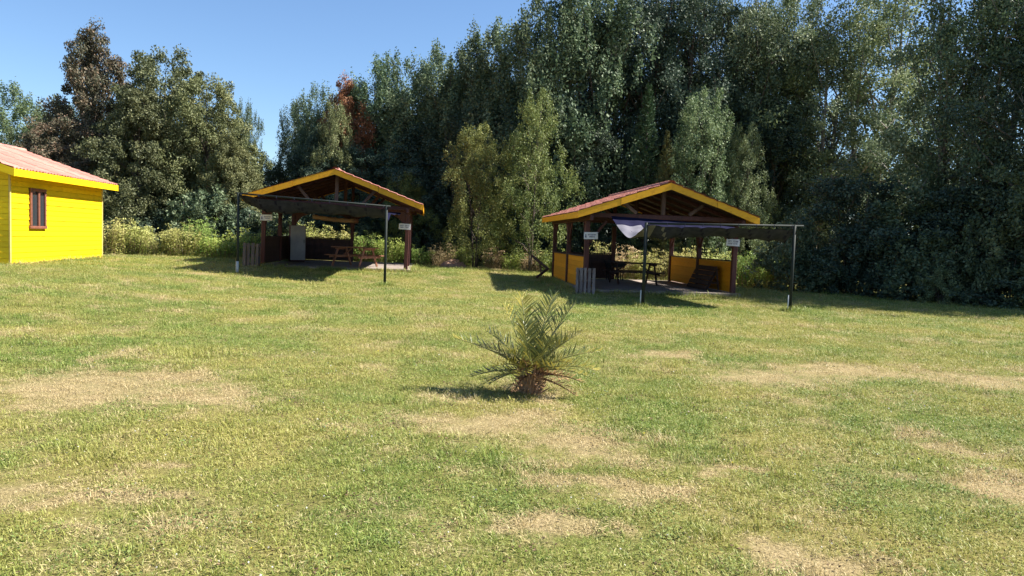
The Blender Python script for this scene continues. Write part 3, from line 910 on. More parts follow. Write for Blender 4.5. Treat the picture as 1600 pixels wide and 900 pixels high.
# ------------------------------------------------------------------ foliage generators
def leaves(C, D, Nn, L_, Wd):
    """arrays: centre, long axis, normal, length, width -> verts, quads"""
    D = D / (np.linalg.norm(D, axis=1, keepdims=True) + 1e-9)
    Sx = np.cross(D, Nn); Sx /= (np.linalg.norm(Sx, axis=1, keepdims=True) + 1e-9)
    L_ = L_[:, None]; Wd = Wd[:, None]
    a = C - D * L_ * .5; b = C + Sx * Wd * .5 - D * L_ * .05; c = C + D * L_ * .5; d = C - Sx * Wd * .5 - D * L_ * .05
    V = np.stack([a, b, c, d], 1).reshape(-1, 3)
    F = np.arange(len(C) * 4).reshape(-1, 4)
    return V, F

def unit(rng, n):
    v = rng.normal(size=(n, 3)); return v / np.linalg.norm(v, axis=1, keepdims=True)

def make_tree(name, seed, H, Rr, ts, rs_, n_limb, n_clump, per, leaf, crad, vert=1.0, up=.35, trunk=.14, aspect=.55, shoot=0, hollow=.4, nstem=1, lump=.22, t_low=0):
    """returns (trunk mesh, crown mesh); envelope radius = Rr*interp(t)"""
    rng = np.random.default_rng(seed); rnd = random.Random(seed)
    mb = MB()
    ph = rng.uniform(0, 6.28, 6)
    def env(t, az):
        return Rr * np.interp(t, ts, rs_) * (1 + lump * np.sin(3 * az + ph[0] + 4 * t) * .6 + lump * np.sin(2 * az - 7 * t + ph[1]) * .6 + lump * .7 * np.sin(5 * az + 13 * t + ph[2]))
    stems = []
    for s_ in range(nstem):
        a0 = 6.28 * s_ / max(1, nstem) + ph[3]
        off = .0 if nstem == 1 else .12
        lean = .0 if nstem == 1 else Rr * .45
        P = []; rad = []
        hs = H * (.93 if s_ == 0 else rng.uniform(.72, .9))
        for i in range(8):
            t = i / 7
            P.append(Vector((math.cos(a0) * (off + lean * t ** 1.3) + .03 * H * .2 * math.sin(t * 5 + ph[4]), math.sin(a0) * (off + lean * t ** 1.3) + .02 * H * .2 * math.sin(t * 4 + ph[5]), -.15 + t * hs)))
            rad.append(max(.012, trunk * (1 - t) ** .9 * (1.25 if i == 0 else 1) / (1 if nstem == 1 else 1.25)))
        mb.tube(P, rad, 8); stems.append((P, hs))
    cl = []
    for k in range(n_limb):
        P, hs = stems[k % nstem]
        t0 = rng.uniform(max(.12, ts[0]), .82); az = k * 2.4 + rng.uniform(-.4, .4)
        f = t0 * 7; i = int(f); p0 = P[i].lerp(P[min(7, i + 1)], f - i)
        te = min(.98, t0 + rng.uniform(.06, .06 + up * .6))
        re = float(env(te, az)) * rng.uniform(.72, .98)
        p2 = Vector((math.cos(az) * re, math.sin(az) * re, te * H)); p1 = p0.lerp(p2, .5) + Vector((0, 0, -.02 * H * rng.uniform(-.5, 1)))
        r0 = trunk * (1 - t0) ** .9 * .42 + .01
        mb.tube([p0, p1, p2], [r0, r0 * .6, .008], 5, False)
        for q in (.55, .8, 1.0):
            pt = p1.lerp(p2, (q - .5) * 2) if q > .5 else p0.lerp(p1, q * 2)
            cl.append((pt.x, pt.y, pt.z))
        for _ in range(2):
            q = p1.lerp(p2, rng.uniform(.1, .9)); d = Vector(unit(rng, 1)[0]) * Rr * .25; d.z = abs(d.z)
            mb.tube([q, q + d], [r0 * .35 + .004, .005], 4, False); cl.append(tuple(q + d))
    # envelope clumps
    tt = np.linspace(max(ts[0], t_low), 1, 200); wgt = np.interp(tt, ts, rs_) + .05; cdf = np.cumsum(wgt) / wgt.sum()
    t = np.interp(rng.random(n_clump), cdf, tt); az = rng.uniform(0, 6.28, n_clump)
    r_ = env(t, az) * np.sqrt(rng.uniform(hollow, 1, n_clump))
    ex = np.stack([np.cos(az) * r_, np.sin(az) * r_, t * H], 1)
    C0 = np.concatenate([np.array(cl).reshape(-1, 3), ex]) if cl else ex
    cr_ = crad * rng.uniform(.6, 1.35, len(C0)); tone = rng.uniform(-.22, .22, len(C0))
    idx = np.repeat(np.arange(len(C0)), rng.poisson(per, len(C0)))
    n = len(idx)
    off = unit(rng, n) * (rng.random(n) ** .5)[:, None] * cr_[idx][:, None]
    off[:, 2] *= vert
    if shoot:      # drag clump into an upright shoot, narrower at the tip
        hgt = rng.random(n) * shoot * rng.uniform(.5, 1.3, len(C0))[idx]
        off[:, :2] *= (1 - .8 * hgt / (shoot * 1.3))[:, None]; off[:, 2] += hgt
        outw = C0[idx][:, :2] / (np.linalg.norm(C0[idx][:, :2], axis=1, keepdims=True) + .1)
        off[:, :2] += outw * (hgt * .18)[:, None]
    C = C0[idx] + off
    C[:, 2] = np.maximum(C[:, 2], .05)
    rad = C.copy(); rad[:, 2] = (C[:, 2] - H * .45) * .5; rad /= (np.linalg.norm(rad, axis=1, keepdims=True) + 1e-6)
    nn = rad * .5 + np.array([0, 0, .45]) + unit(rng, n) * .85
    dd = unit(rng, n) + np.array([0, 0, -.25])
    L_ = leaf * rng.uniform(.65, 1.35, n)
    V, F = leaves(C, dd, nn, L_, L_ * aspect)
    tint = np.clip(.45 + tone[idx] + rng.normal(0, .2, n), 0, 1)
    return mb.mesh(name + '_trunk', M['bark'], True), np_mesh(name + '_crown', V, F, M['lf_dark'], tint)

PROTO = {}
def proto(key, H, Rr, *a, **k):
    PROTO[key] = (make_tree(key, *a[:1], H, Rr, *a[1:], **k), H, Rr)

SPK_T, SPK_R = [.06, .2, .45, .7, .88, 1.0], [.7, .95, 1.0, .92, .68, .28]
DOM_T, DOM_R = [.02, .12, .35, .6, .8, .93, 1.0], [.75, .95, 1.0, .95, .78, .5, .15]
CON_T, CON_R = [.0, .1, .35, .6, .85, 1.0], [.9, 1.0, .8, .52, .28, .05]
YNG_T, YNG_R = [.05, .16, .4, .65, .85, 1.0], [.6, .95, 1.0, .88, .6, .22]
TAL_T, TAL_R = [.1, .25, .5, .75, .92, 1.0], [.7, .9, 1.0, .9, .6, .2]
proto('poplar_a', 11, 2.6, 11, SPK_T, SPK_R, 26, 170, 140, .13, .5, vert=1.1, shoot=.8, trunk=.15, nstem=3, t_low=.08)
proto('poplar_b', 11, 2.6, 12, SPK_T, SPK_R, 22, 170, 140, .13, .48, vert=1.1, shoot=.9, trunk=.15, nstem=2, t_low=.08)
proto('poplar_c', 11, 2.6, 13, SPK_T, [.5, .8, 1.0, .9, .6, .2], 26, 150, 135, .13, .5, vert=1.2, shoot=.8, trunk=.16, nstem=3, t_low=.08)
proto('dome_a', 10, 3.0, 21, DOM_T, DOM_R, 26, 330, 165, .13, .46, vert=.9, trunk=.2, lump=.24, hollow=.55)
proto('dome_b', 10, 3.0, 22, DOM_T, [.7, .9, 1, .85, .6, .33, .1], 26, 330, 165, .13, .44, vert=.95, trunk=.2, lump=.28, hollow=.55)
proto('young_a', 8, 2.2, 31, YNG_T, YNG_R, 24, 190, 105, .10, .40, vert=.9, shoot=.25, trunk=.08, nstem=3, lump=.34)
proto('young_b', 8, 2.2, 32, YNG_T, YNG_R, 24, 190, 105, .10, .40, vert=.9, shoot=.3, trunk=.08, nstem=2, lump=.34)
proto('tall_a', 16, 3.6, 41, TAL_T, TAL_R, 34, 130, 165, .14, .75, vert=.75, shoot=.0, trunk=.27, nstem=2, lump=.42, hollow=.15)
proto('tall_b', 16, 3.6, 42, TAL_T, TAL_R, 34, 125, 165, .14, .78, vert=.75, shoot=.3, trunk=.28, nstem=3, lump=.42, hollow=.15)
proto('loose_a', 7, 2.4, 45, [.04, .2, .5, .8, 1.0], [.7, .95, 1.0, .75, .25], 26, 85, 75, .15, .5, vert=.7, trunk=.08, nstem=4, lump=.4, hollow=.1)
proto('loose_b', 7, 2.4, 46, [.04, .2, .5, .8, 1.0], [.8, 1.0, .9, .7, .25], 26, 80, 75, .16, .5, vert=.7, shoot=.4, trunk=.08, nstem=3, lump=.4, hollow=.1)
proto('shrub_a', 3, 1.6, 51, [0, .2, .6, 1], [.8, 1, .85, .2], 14, 60, 60, .13, .3, vert=.9, trunk=.04, nstem=4, lump=.3)
proto('shrub_b', 3, 1.6, 52, [0, .2, .6, 1], [.7, 1, .8, .2], 14, 55, 60, .14, .32, vert=.9, shoot=.4, trunk=.04, nstem=5, lump=.35)

# conifer prototype: whorled boughs of needles
def make_conifer(seed, H=8, Rr=1.9):
    rng = np.random.default_rng(seed); mb = MB()
    mb.tube([(0, 0, -.1), (.02, 0, H * .5), (0, .01, H * .99)], [.11, .07, .012], 7)
    Cs, Ds, Ns = [], [], []
    z = .5; k = 0
    while z < H * .985:
        t = z / H; r_ = Rr * (1 - t) ** .85 + .06
        for j in range(6):
            az = j * 1.047 + k * .6 + rng.uniform(-.2, .2); L_ = r_ * rng.uniform(.75, 1.1)
            d = np.array([math.cos(az), math.sin(az), .12 + .35 * t]); d /= np.linalg.norm(d)
            p0 = np.array([0, 0, z]); mb.tube([tuple(p0), tuple(p0 + d * L_)], [.02 * (1 - t) + .006, .004], 4, False)
            n = int(60 + 130 * L_)
            s_ = rng.random(n) ** .7 * L_
            side = np.cross(d, [0, 0, 1.]); side /= np.linalg.norm(side)
            lat = rng.normal(0, .16, n) * (L_ * .9 - s_ * .55)
            P = p0 + d * s_[:, None] + side * lat[:, None] + np.array([0, 0, 1.]) * (rng.normal(.0, .05, n) + .06 * (s_ / L_) ** 2)[:, None]
            Cs.append(P); Ds.append(d * .8 + side * np.sign(lat)[:, None] * .7 + rng.normal(0, .25, (n, 3))); Ns.append(np.array([0, 0, 1.]) + rng.normal(0, .4, (n, 3)))
        z += .26 + .12 * (1 - t); k += 1
    C = np.concatenate(Cs); D = np.concatenate(Ds); Nn = np.concatenate(Ns)
    L_ = .15 * rng.uniform(.7, 1.3, len(C))
    V, F = leaves(C, D, Nn, L_, L_ * .22)
    return mb.mesh('conifer_trunk', M['bark'], True), np_mesh('conifer_crown', V, F, M['lf_conifer'], np.clip(rng.normal(.45, .22, len(C)), 0, 1))
PROTO['conifer'] = (make_conifer(61), 8, 1.9)

def make_weed(seed, H=1.6, Rr=.9, nst=56, per=56, leaf=.062, droop=.2, aspect=.5):
    rng = np.random.default_rng(seed); mb = MB()
    Cs, Ds, Ns, Ts = [], [], [], []
    for s_ in range(nst):
        a = rng.uniform(0, 6.28); r0 = Rr * .55 * math.sqrt(rng.random()); h = H * rng.uniform(.55, 1.0) * (1 - .35 * (r0 / (Rr * .55)) ** 2)
        lean = rng.uniform(.05, .32)
        b = np.array([math.cos(a) * r0, math.sin(a) * r0, -.05]); e_ = b + np.array([math.cos(a) * lean * h + rng.normal(0, .08), math.sin(a) * lean * h + rng.normal(0, .08), h])
        mid = (b + e_) / 2 + np.array([0, 0, .06 * h])
        mb.tube([tuple(b), tuple(mid), tuple(e_)], [.012, .008, .004], 4, False)
        n = per
        t = rng.random(n) ** .7
        P = b + (e_ - b) * t[:, None] + rng.normal(0, .07, (n, 3)) * (1.15 - .6 * t)[:, None]
        Cs.append(P); Ds.append(unit(rng, n) + np.array([0, 0, .25])); Ns.append(unit(rng, n) * .8 + np.array([0, 0, .5])); Ts.append(np.clip(.2 + .55 * t + rng.normal(0, .15, n), 0, 1))
        # flat seed head at the tip
        n = 12
        P = e_ + rng.normal(0, 1, (n, 3)) * np.array([.09, .09, .025])
        Cs.append(P); Ds.append(unit(rng, n)); Ns.append(np.array([0, 0, 1.]) + rng.normal(0, .5, (n, 3))); Ts.append(np.clip(rng.normal(.85, .1, n), 0, 1))
    C = np.concatenate(Cs); D = np.concatenate(Ds); Nn = np.concatenate(Ns); T = np.concatenate(Ts)
    C[:, 2] = np.maximum(C[:, 2], .03)
    L_ = leaf * rng.uniform(.6, 1.5, len(C))
    V, F = leaves(C, D, Nn, L_, L_ * aspect)
    return mb.mesh('weed_stems', M['lf_dry'], True), np_mesh('weed_leaves', V, F, M['lf_weed'], T)
PROTO['weed_a'] = (make_weed(71), 1.6, .9)
PROTO['weed_b'] = (make_weed(72, nst=50, per=56, leaf=.07), 1.6, .9)
PROTO['weed_c'] = (make_weed(73, nst=60, per=16, leaf=.12, aspect=.16), 1.6, .9)

def plant(key, name, X, Y, H, Rr, leafm, label, cat, group=None, rz=None, barkm=None, z=None, names=('trunk', 'crown')):
    (tm, cm), H0, R0 = PROTO[key]
    e = empty(name, (X, Y, tz(X, Y) - .02 if z is None else z), (0, 0, random.uniform(0, 6.28) if rz is None else rz))
    tag(e, label, cat, group)
    for nm, me, mt in ((names[0], tm, barkm), (names[1], cm, leafm)):
        o = mobj(nm, me, e); o.scale = (Rr / R0, Rr / R0, H / H0)
        if mt is not None:
            o.material_slots[0].link = 'OBJECT'; o.material_slots[0].material = M[mt]
    return e

def tree_px(key, name, px, Y, top, wpx, leafm, label, group=None, barkm=None, rz=None):
    X = (px - 800) / FPX * Y
    zb = tz(X, Y)
    H = 1.6 + (hor(px) - top) / FPX * Y - zb
    return plant(key, name, X, Y, H, wpx / 2 / FPX * Y, leafm, label, 'tree', group, rz, barkm)

G1 = 'trees of the wood behind the lawn'
T = [
 # left group
 ('poplar_c', 'broadleaf_tree', 18, 50, 150, 130, 'lf_pale', 'pale green tree above the cabin roof, at the far left edge', None),
 ('poplar_a', 'broadleaf_tree', 85, 48, 168, 110, 'lf_pale', 'pale green tree between the far left edge and the brown-tinged tall tree', None),
 ('dome_b', 'evergreen_tree', 146, 41, 57, 150, 'lf_brown', 'tall narrow brown-tinged tree, highest of the left group', None),
 ('dome_a', 'evergreen_tree', 105, 39, 185, 150, 'lf_brown', 'low brown-tinged tree right above the cabin roof', None),
 ('dome_a', 'evergreen_tree', 256, 40, 80, 165, 'lf_deepolive', 'broad dark olive tree with rounded top, right of the brown-tinged tall tree', None),
 ('dome_b', 'evergreen_tree', 215, 36.8, 148, 150, 'lf_deepolive', 'dark round tree in front of the tall left group', None),
 ('dome_a', 'evergreen_tree', 318, 38.5, 122, 140, 'lf_olive', 'sunlit olive tree on the right flank of the left group', None),
 ('dome_b', 'evergreen_tree', 356, 37.5, 215, 100, 'lf_olive', 'lower olive tree behind the left awning pole', None),
 ('poplar_b', 'poplar_tree', 380, 48, 172, 50, 'lf_poplar', 'slender spiky tree at the right edge of the left group', None),
 ('poplar_c', 'broadleaf_tree', 410, 45, 252, 70, 'lf_poplar', 'low tree in the sky gap between the left group and the wood', None),
 # wood left part
 ('poplar_a', 'poplar_tree', 466, 46, 165, 72, 'lf_poplar', 'leftmost spiky poplar of the wood beside the sky gap', G1),
 ('poplar_b', 'poplar_tree', 498, 45, 150, 95, 'lf_poplar', 'spiky poplar just left of the red-topped tree', G1),
 ('dome_b', 'evergreen_tree', 538, 44, 133, 105, 'lf_red', 'rust-red topped tree above the left shelter', G1),
 ('young_a', 'broadleaf_tree', 522, 42, 168, 80, 'lf_olive', 'olive tree in front of the rust-red topped tree', G1),
 ('dome_b', 'evergreen_tree', 492, 42.5, 205, 100, 'lf_dark', 'dark round tree left of the olive tree above the left shelter', G1),
 ('poplar_c', 'poplar_tree', 592, 45, 113, 140, 'lf_poplar', 'spiky poplar just right of the rust-red topped tree', G1),
 ('poplar_a', 'poplar_tree', 640, 44.5, 97, 150, 'lf_poplar', 'second spiky poplar right of the rust-red topped tree', G1),
 ('poplar_b', 'poplar_tree', 692, 44, 95, 150, 'lf_poplar', 'third spiky poplar right of the rust-red topped tree', G1),
 ('poplar_c', 'poplar_tree', 742, 43.5, 70, 160, 'lf_poplar', 'fourth spiky poplar right of the rust-red topped tree', G1),
 ('poplar_a', 'poplar_tree', 795, 43, 58, 160, 'lf_poplar', 'poplar behind the two young trees, where the skyline starts to climb', G1),
 ('poplar_b', 'poplar_tree', 850, 41, 8, 170, 'lf_poplar', 'poplar whose tip just reaches the top of the picture', G1),
 ('poplar_c', 'poplar_tree', 905, 41, -40, 190, 'lf_poplar', 'tall sunlit poplar rising out of frame left of the right shelter', G1),
 ('tall_a', 'forest_tree', 975, 43, -60, 200, 'lf_dark', 'tall dark tree rising behind the conifer', G1),
 ('tall_b', 'forest_tree', 1055, 43, -60, 200, 'lf_dark', 'tall dark tree rising behind the ridge of the right shelter', G1),
 ('tall_a', 'forest_tree', 1135, 43, -70, 190, 'lf_poplar', 'tall tree rising behind the right eave of the right shelter', G1),
 ('tall_b', 'forest_tree', 1205, 43, -20, 150, 'lf_pale', 'tall tree with lit leaves left of the sky gap at the top', G1),
 # mid shadowed layer
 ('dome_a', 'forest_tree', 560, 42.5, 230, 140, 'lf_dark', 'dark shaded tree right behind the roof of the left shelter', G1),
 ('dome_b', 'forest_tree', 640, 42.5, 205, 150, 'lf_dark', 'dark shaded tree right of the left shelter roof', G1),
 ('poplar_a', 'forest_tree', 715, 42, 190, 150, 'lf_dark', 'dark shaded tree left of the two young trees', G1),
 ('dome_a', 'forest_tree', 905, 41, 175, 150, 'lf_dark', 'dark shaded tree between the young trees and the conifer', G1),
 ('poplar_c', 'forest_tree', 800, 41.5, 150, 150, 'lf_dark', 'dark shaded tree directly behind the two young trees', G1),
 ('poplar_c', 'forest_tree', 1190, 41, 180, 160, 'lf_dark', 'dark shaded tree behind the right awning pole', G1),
 # small trees in front
 ('young_a', 'young_tree', 742, 35.5, 200, 104, 'lf_light', 'left one of the two young yellow-green trees between the shelters', None),
 ('young_b', 'young_tree', 826, 35, 155, 108, 'lf_light', 'right, taller one of the two young yellow-green trees between the shelters', None),
 ('young_b', 'young_tree', 632, 40, 275, 80, 'lf_light', 'small light tree behind the right post of the left shelter', None),
 ('conifer', 'conifer_tree', 1000, 37.5, 135, 110, 'lf_conifer', 'dark conifer with pointed tip behind the right shelter roof', None),
 ('conifer', 'conifer_tree', 1032, 36.5, 205, 80, 'lf_olive', 'small olive conifer just left of the right shelter ridge', None),
 ('young_a', 'young_tree', 1085, 37, 150, 125, 'lf_pale', 'pale-leaved young tree above the right shelter ridge', None),
 ('young_b', 'young_tree', 1150, 37.5, 205, 90, 'lf_pale', 'narrow pale-leaved young tree above the right eave of the right shelter', None),
 # right wood, nearer
 ('tall_b', 'forest_tree', 1265, 41, 10, 200, 'lf_poplar', 'tall loose tree just right of the right awning pole', G1),
 ('tall_a', 'forest_tree', 1345, 40.5, -60, 230, 'lf_pale', 'tall loose tree with sky showing through, halfway between the awning pole and the frame edge', G1),
 ('tall_b', 'forest_tree', 1475, 28.3, -80, 240, 'lf_poplar', 'tall tree left of the pale forked trunk', G1),
 ('tall_a', 'forest_tree', 1540, 27.5, -120, 230, 'lf_poplar', 'tall tree with pale forked trunk near the right edge', G1),
 ('tall_b', 'forest_tree', 1630, 25, -150, 200, 'lf_dark', 'tall dark tree cut by the right edge of the picture', G1),
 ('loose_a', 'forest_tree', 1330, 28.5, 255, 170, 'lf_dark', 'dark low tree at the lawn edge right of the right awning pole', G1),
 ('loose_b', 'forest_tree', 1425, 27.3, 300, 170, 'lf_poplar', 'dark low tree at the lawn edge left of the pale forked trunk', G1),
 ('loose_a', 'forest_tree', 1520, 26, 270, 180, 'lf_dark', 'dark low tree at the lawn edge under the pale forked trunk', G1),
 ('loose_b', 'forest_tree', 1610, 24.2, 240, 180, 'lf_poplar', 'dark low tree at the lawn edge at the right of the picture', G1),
]
for (k, nm, px, Y, top, wpx, lm, lab, grp_) in T:
    tree_px(k, nm, px, Y, top, wpx, lm, lab, grp_, 'bark_pale' if k.startswith('tall') and px > 1150 else None)
# depth of the wood: trees that only fill the gaps behind
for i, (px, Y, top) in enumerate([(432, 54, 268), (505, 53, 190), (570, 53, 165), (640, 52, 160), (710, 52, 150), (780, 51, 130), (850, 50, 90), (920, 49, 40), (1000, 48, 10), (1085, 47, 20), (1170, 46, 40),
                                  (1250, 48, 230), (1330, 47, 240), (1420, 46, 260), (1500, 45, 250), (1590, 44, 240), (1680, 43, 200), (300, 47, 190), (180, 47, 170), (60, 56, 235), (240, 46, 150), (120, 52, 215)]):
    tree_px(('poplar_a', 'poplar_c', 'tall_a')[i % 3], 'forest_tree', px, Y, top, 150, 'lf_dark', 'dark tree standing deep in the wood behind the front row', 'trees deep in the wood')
# trees outside the frame on the right whose shade reaches the lawn
for (X, Y, H, Rr) in ((19.5, 24.2, 13, 3.4), (23.5, 24.8, 14, 3.6), (18.5, 22.4, 9, 2.6)):
    plant('tall_a', 'forest_tree', X, Y, H, Rr, 'lf_dark', 'dark tree standing beyond the right edge, shading the lawn', 'tree', 'trees beyond the right edge')

# undergrowth shrubs along the wood edge
rnd = random.Random(4)
shr = []
for px in range(440, 1240, 44):
    Y = 41.0 - (px - 440) / 800 * 1.5 + rnd.uniform(-.8, .8)
    shr.append((px + rnd.uniform(-10, 10), Y, rnd.uniform(1.6, 2.8), rnd.uniform(1.1, 1.6)))
for px in range(1240, 1680, 42):
    Y = 27.8 - (px - 1240) / 440 * 5.6 + rnd.uniform(-.5, .5)
    shr.append((px, Y + 1.0, rnd.uniform(1.6, 3.0), rnd.uniform(1.0, 1.5)))
for px in range(150, 440, 45):
    shr.append((px, 36.0 + rnd.uniform(-.5, .5), rnd.uniform(2.0, 3.0), 1.5))
ORD = ['first', 'second', 'third', 'fourth', 'fifth', 'sixth', 'seventh', 'eighth', 'ninth', 'tenth', 'eleventh', 'twelfth']
nright = 0
for i, (px, Y, H, Rr) in enumerate(shr):
    if Y < 30:
        lab = '%s dark shrub along the lawn edge, counting rightwards from the right awning pole' % ORD[nright]; nright += 1; gp = 'dark shrubs along the lawn edge at the right'
    elif px < 440:
        lab, gp = 'dark shrub half hidden behind the yellow-green weeds right of the cabin', 'dark shrubs behind the weeds right of the cabin'
    else:
        lab, gp = 'dark shrub deep in the undergrowth behind the shelters', 'dark undergrowth shrubs behind the shelters'
    plant('shrub_a' if i % 2 else 'shrub_b', 'shrub', (px - 800) / FPX * Y, Y, H, Rr, 'lf_dark' if rnd.random() < .6 else 'lf_poplar', lab, 'shrub', gp, names=('stem', 'foliage'))

# weeds
W = [  # px, Y, height, radius, proto, mat, label
 (172, 32.0, 1.75, 1.05, 'weed_a', 'lf_weed', 'tall yellow-green weeds touching the right end of the cabin'),
 (205, 32.5, 1.7, 1.0, 'weed_b', 'lf_weed', 'second clump of yellow-green weeds from the cabin'),
 (250, 32.2, 1.25, .95, 'weed_a', 'lf_weed', 'third clump of yellow-green weeds from the cabin, low'),
 (285, 32.0, 1.6, 1.0, 'weed_b', 'lf_weed', 'fourth clump of yellow-green weeds from the cabin'),
 (310, 32.6, 1.9, .85, 'weed_a', 'lf_weedgreen', 'fifth and highest clump of weeds from the cabin'),
 (345, 32.0, 1.2, 1.0, 'weed_b', 'lf_weedgreen', 'low weeds just left of the left awning pole'),
 (393, 34.0, 1.5, 1.0, 'weed_a', 'lf_weedgreen', 'weeds between left awning pole and left shelter post'),
 (445, 38.0, 1.9, 1.1, 'weed_b', 'lf_weedgreen', 'weeds seen past the left side posts of the left shelter'),
 (487, 37.6, 2.0, 1.1, 'weed_a', 'lf_weed', 'yellow weeds above the rear half wall of left shelter, left clump'),
 (525, 37.6, 1.9, 1.1, 'weed_b', 'lf_weed', 'yellow weeds above the rear half wall of left shelter, right clump'),
 (572, 37.6, 1.7, 1.1, 'weed_b', 'lf_weedgreen', 'green weeds behind the picnic table of the left shelter'),
 (606, 37.2, 1.5, 1.1, 'weed_a', 'lf_weedgreen', 'green weeds just left of the right post of the left shelter'),
 (650, 37.0, 1.1, 1.0, 'weed_b', 'lf_weedgreen', 'low green weeds right of the left shelter'),
 (692, 36.8, 1.2, .9, 'weed_c', 'lf_dry', 'tan dry grass clump behind the earth mound'),
 (725, 36.5, 1.15, .8, 'weed_a', 'lf_weedgreen', 'grey-green weeds between earth mound and young tree stems'),
 (768, 36.0, 1.1, .8, 'weed_c', 'lf_dry', 'tan dry grass clump between the two young trees'),
 (800, 36.2, .95, .8, 'weed_a', 'lf_weedgreen', 'low green weeds left of the right young tree stem'),
 (828, 35.8, 1.1, .8, 'weed_c', 'lf_dry', 'tan dry grass clump left of the propped timbers'),
 (862, 35.8, 1.3, .8, 'weed_a', 'lf_weedgreen', 'weeds behind the rear corner of the orange-yellow wall'),
 (935, 33.6, 1.7, .8, 'weed_c', 'lf_weed', 'weeds seen over the rear half wall of right shelter'),
 (976, 33.4, 1.55, .9, 'weed_c', 'lf_dry', 'tan weeds left of the near awning pole inside right shelter view'),
 (998, 33.2, 1.45, .9, 'weed_a', 'lf_weed', 'yellow weeds directly behind the left pole of the right awning'),
 (1030, 33.4, 1.45, .9, 'weed_c', 'lf_weed', 'weeds right of the left pole of the right awning'),
 (1072, 33.2, 1.75, .9, 'weed_b', 'lf_weed', 'weeds above the far end of the right orange-yellow wall'),
 (1118, 33.0, 1.7, .95, 'weed_a', 'lf_weed', 'weeds above the near end of the right orange-yellow wall'),
 (1168, 31.0, 1.75, .85, 'weed_b', 'lf_weedgreen', 'bright green sunlit weeds right of the right shelter post'),
 (1192, 30.6, 1.1, .8, 'weed_a', 'lf_weedgreen', 'low bright weeds left of the far right awning pole'),
 (1222, 30.2, 1.6, .8, 'weed_b', 'lf_weedgreen', 'green weeds directly behind the right pole of the right awning'),
 (1262, 29.0, 1.5, .9, 'shrub_b', 'lf_poplar', 'leafy weeds just right of the right awning pole'),
 (1470, 24.6, 1.2, .6, 'shrub_a', 'lf_pale', 'small sprig of pale leaves at the lawn edge under the right wood'),
]
for (px, Y, H, Rr, k, lm, lab) in W:
    plant(k, 'weed_clump', (px - 800) / FPX * Y, Y, H, Rr, lm, lab, 'weeds', 'weeds along the edge of the wood', names=('stems', 'leaves'))

# ------------------------------------------------------------------ palm
pp = gnd(828, 617)
palm = empty('palm', pp); tag(palm, 'small feathery palm with short shaggy trunk alone on the lawn', 'palm')
mb = MB()
mb.tube([(0, 0, -.05), (0, 0, .06), (-.01, .0, .16), (0, 0, .27), (.01, 0, .34)], [.085, .095, .10, .085, .045], 14); mb.build('trunk', M['palm_trunk'], palm, True)
rng = np.random.default_rng(9)
def frond(az, el, L_, droop, nl, leaf, mat, tone, brown_tip=0, base=(0, 0, .28), twist=0, vee=.5, name='frond'):
    """arching rachis with pinnate leaflets"""
    az = R(az); el = R(el)
    n = 12; P = []; d = Vector((math.cos(az) * math.cos(el), math.sin(az) * math.cos(el), math.sin(el))); p = Vector(base)
    for i in range(n + 1):
        P.append(p.copy()); p = p + d * (L_ / n)
        d = (d + Vector((0, 0, -droop / n))).normalized()
    mb = MB(); mb.tube(P, [.013 * (1 - .85 * i / n) + .001 for i in range(n + 1)], 5)
    rach = mb.build(name, M['lf_palm_dead'] if mat is M['lf_palm_dead'] else M['palm_rachis'], palm, True)
    V = []; F = []; T_ = []
    for k in range(nl):
        f = .16 + .83 * (k / (nl - 1)); i = min(n - 1, int(f * n)); q = P[i].lerp(P[i + 1], f * n - i); t = (P[i + 1] - P[i]).normalized()
        side0 = t.cross(Vector((0, 0, 1)))
        if side0.length < .05: side0 = Vector((math.sin(az), -math.cos(az), 0))
        side0.normalize(); nrm = side0.cross(t)
        ll = leaf * (math.sin(math.pi * min(1, .12 + f * .8)) ** .7 + .05) * rng.uniform(.85, 1.12)
        for s_ in (-1, 1):
            dirv = (side0 * s_ * .72 + nrm * (vee + rng.normal(0, .1)) + t * (.62 + .25 * f) + Vector(rng.normal(0, .17, 3))).normalized()
            if rng.random() < .06: continue
            wv = dirv.cross(nrm).normalized() * (.0055 + .003 * rng.random())
            mid = q + dirv * ll * .55; tip = q + dirv * ll + Vector((0, 0, -.06 * ll))
            b = len(V)
            V += [q - wv * .5, q + wv * .5, mid + wv, mid - wv, tip]
            F += [(b, b + 1, b + 2, b + 3), (b + 3, b + 2, b + 4)]
            tv = tone + rng.normal(0, .2) + (brown_tip * max(0, (f - .6) / .4))
            T_ += [min(1, max(0, tv))] * 2
    me = np_mesh('leaflets', np.array([tuple(v) for v in V]), F, mat, T_)
    mobj('leaflets', me, rach)
M['palm_rachis'] = pmat('palm_rachis', (.14, .15, .05), (.26, .24, .09), 20, .5)
LP, DP = M['lf_palm'], M['lf_palm_dead']
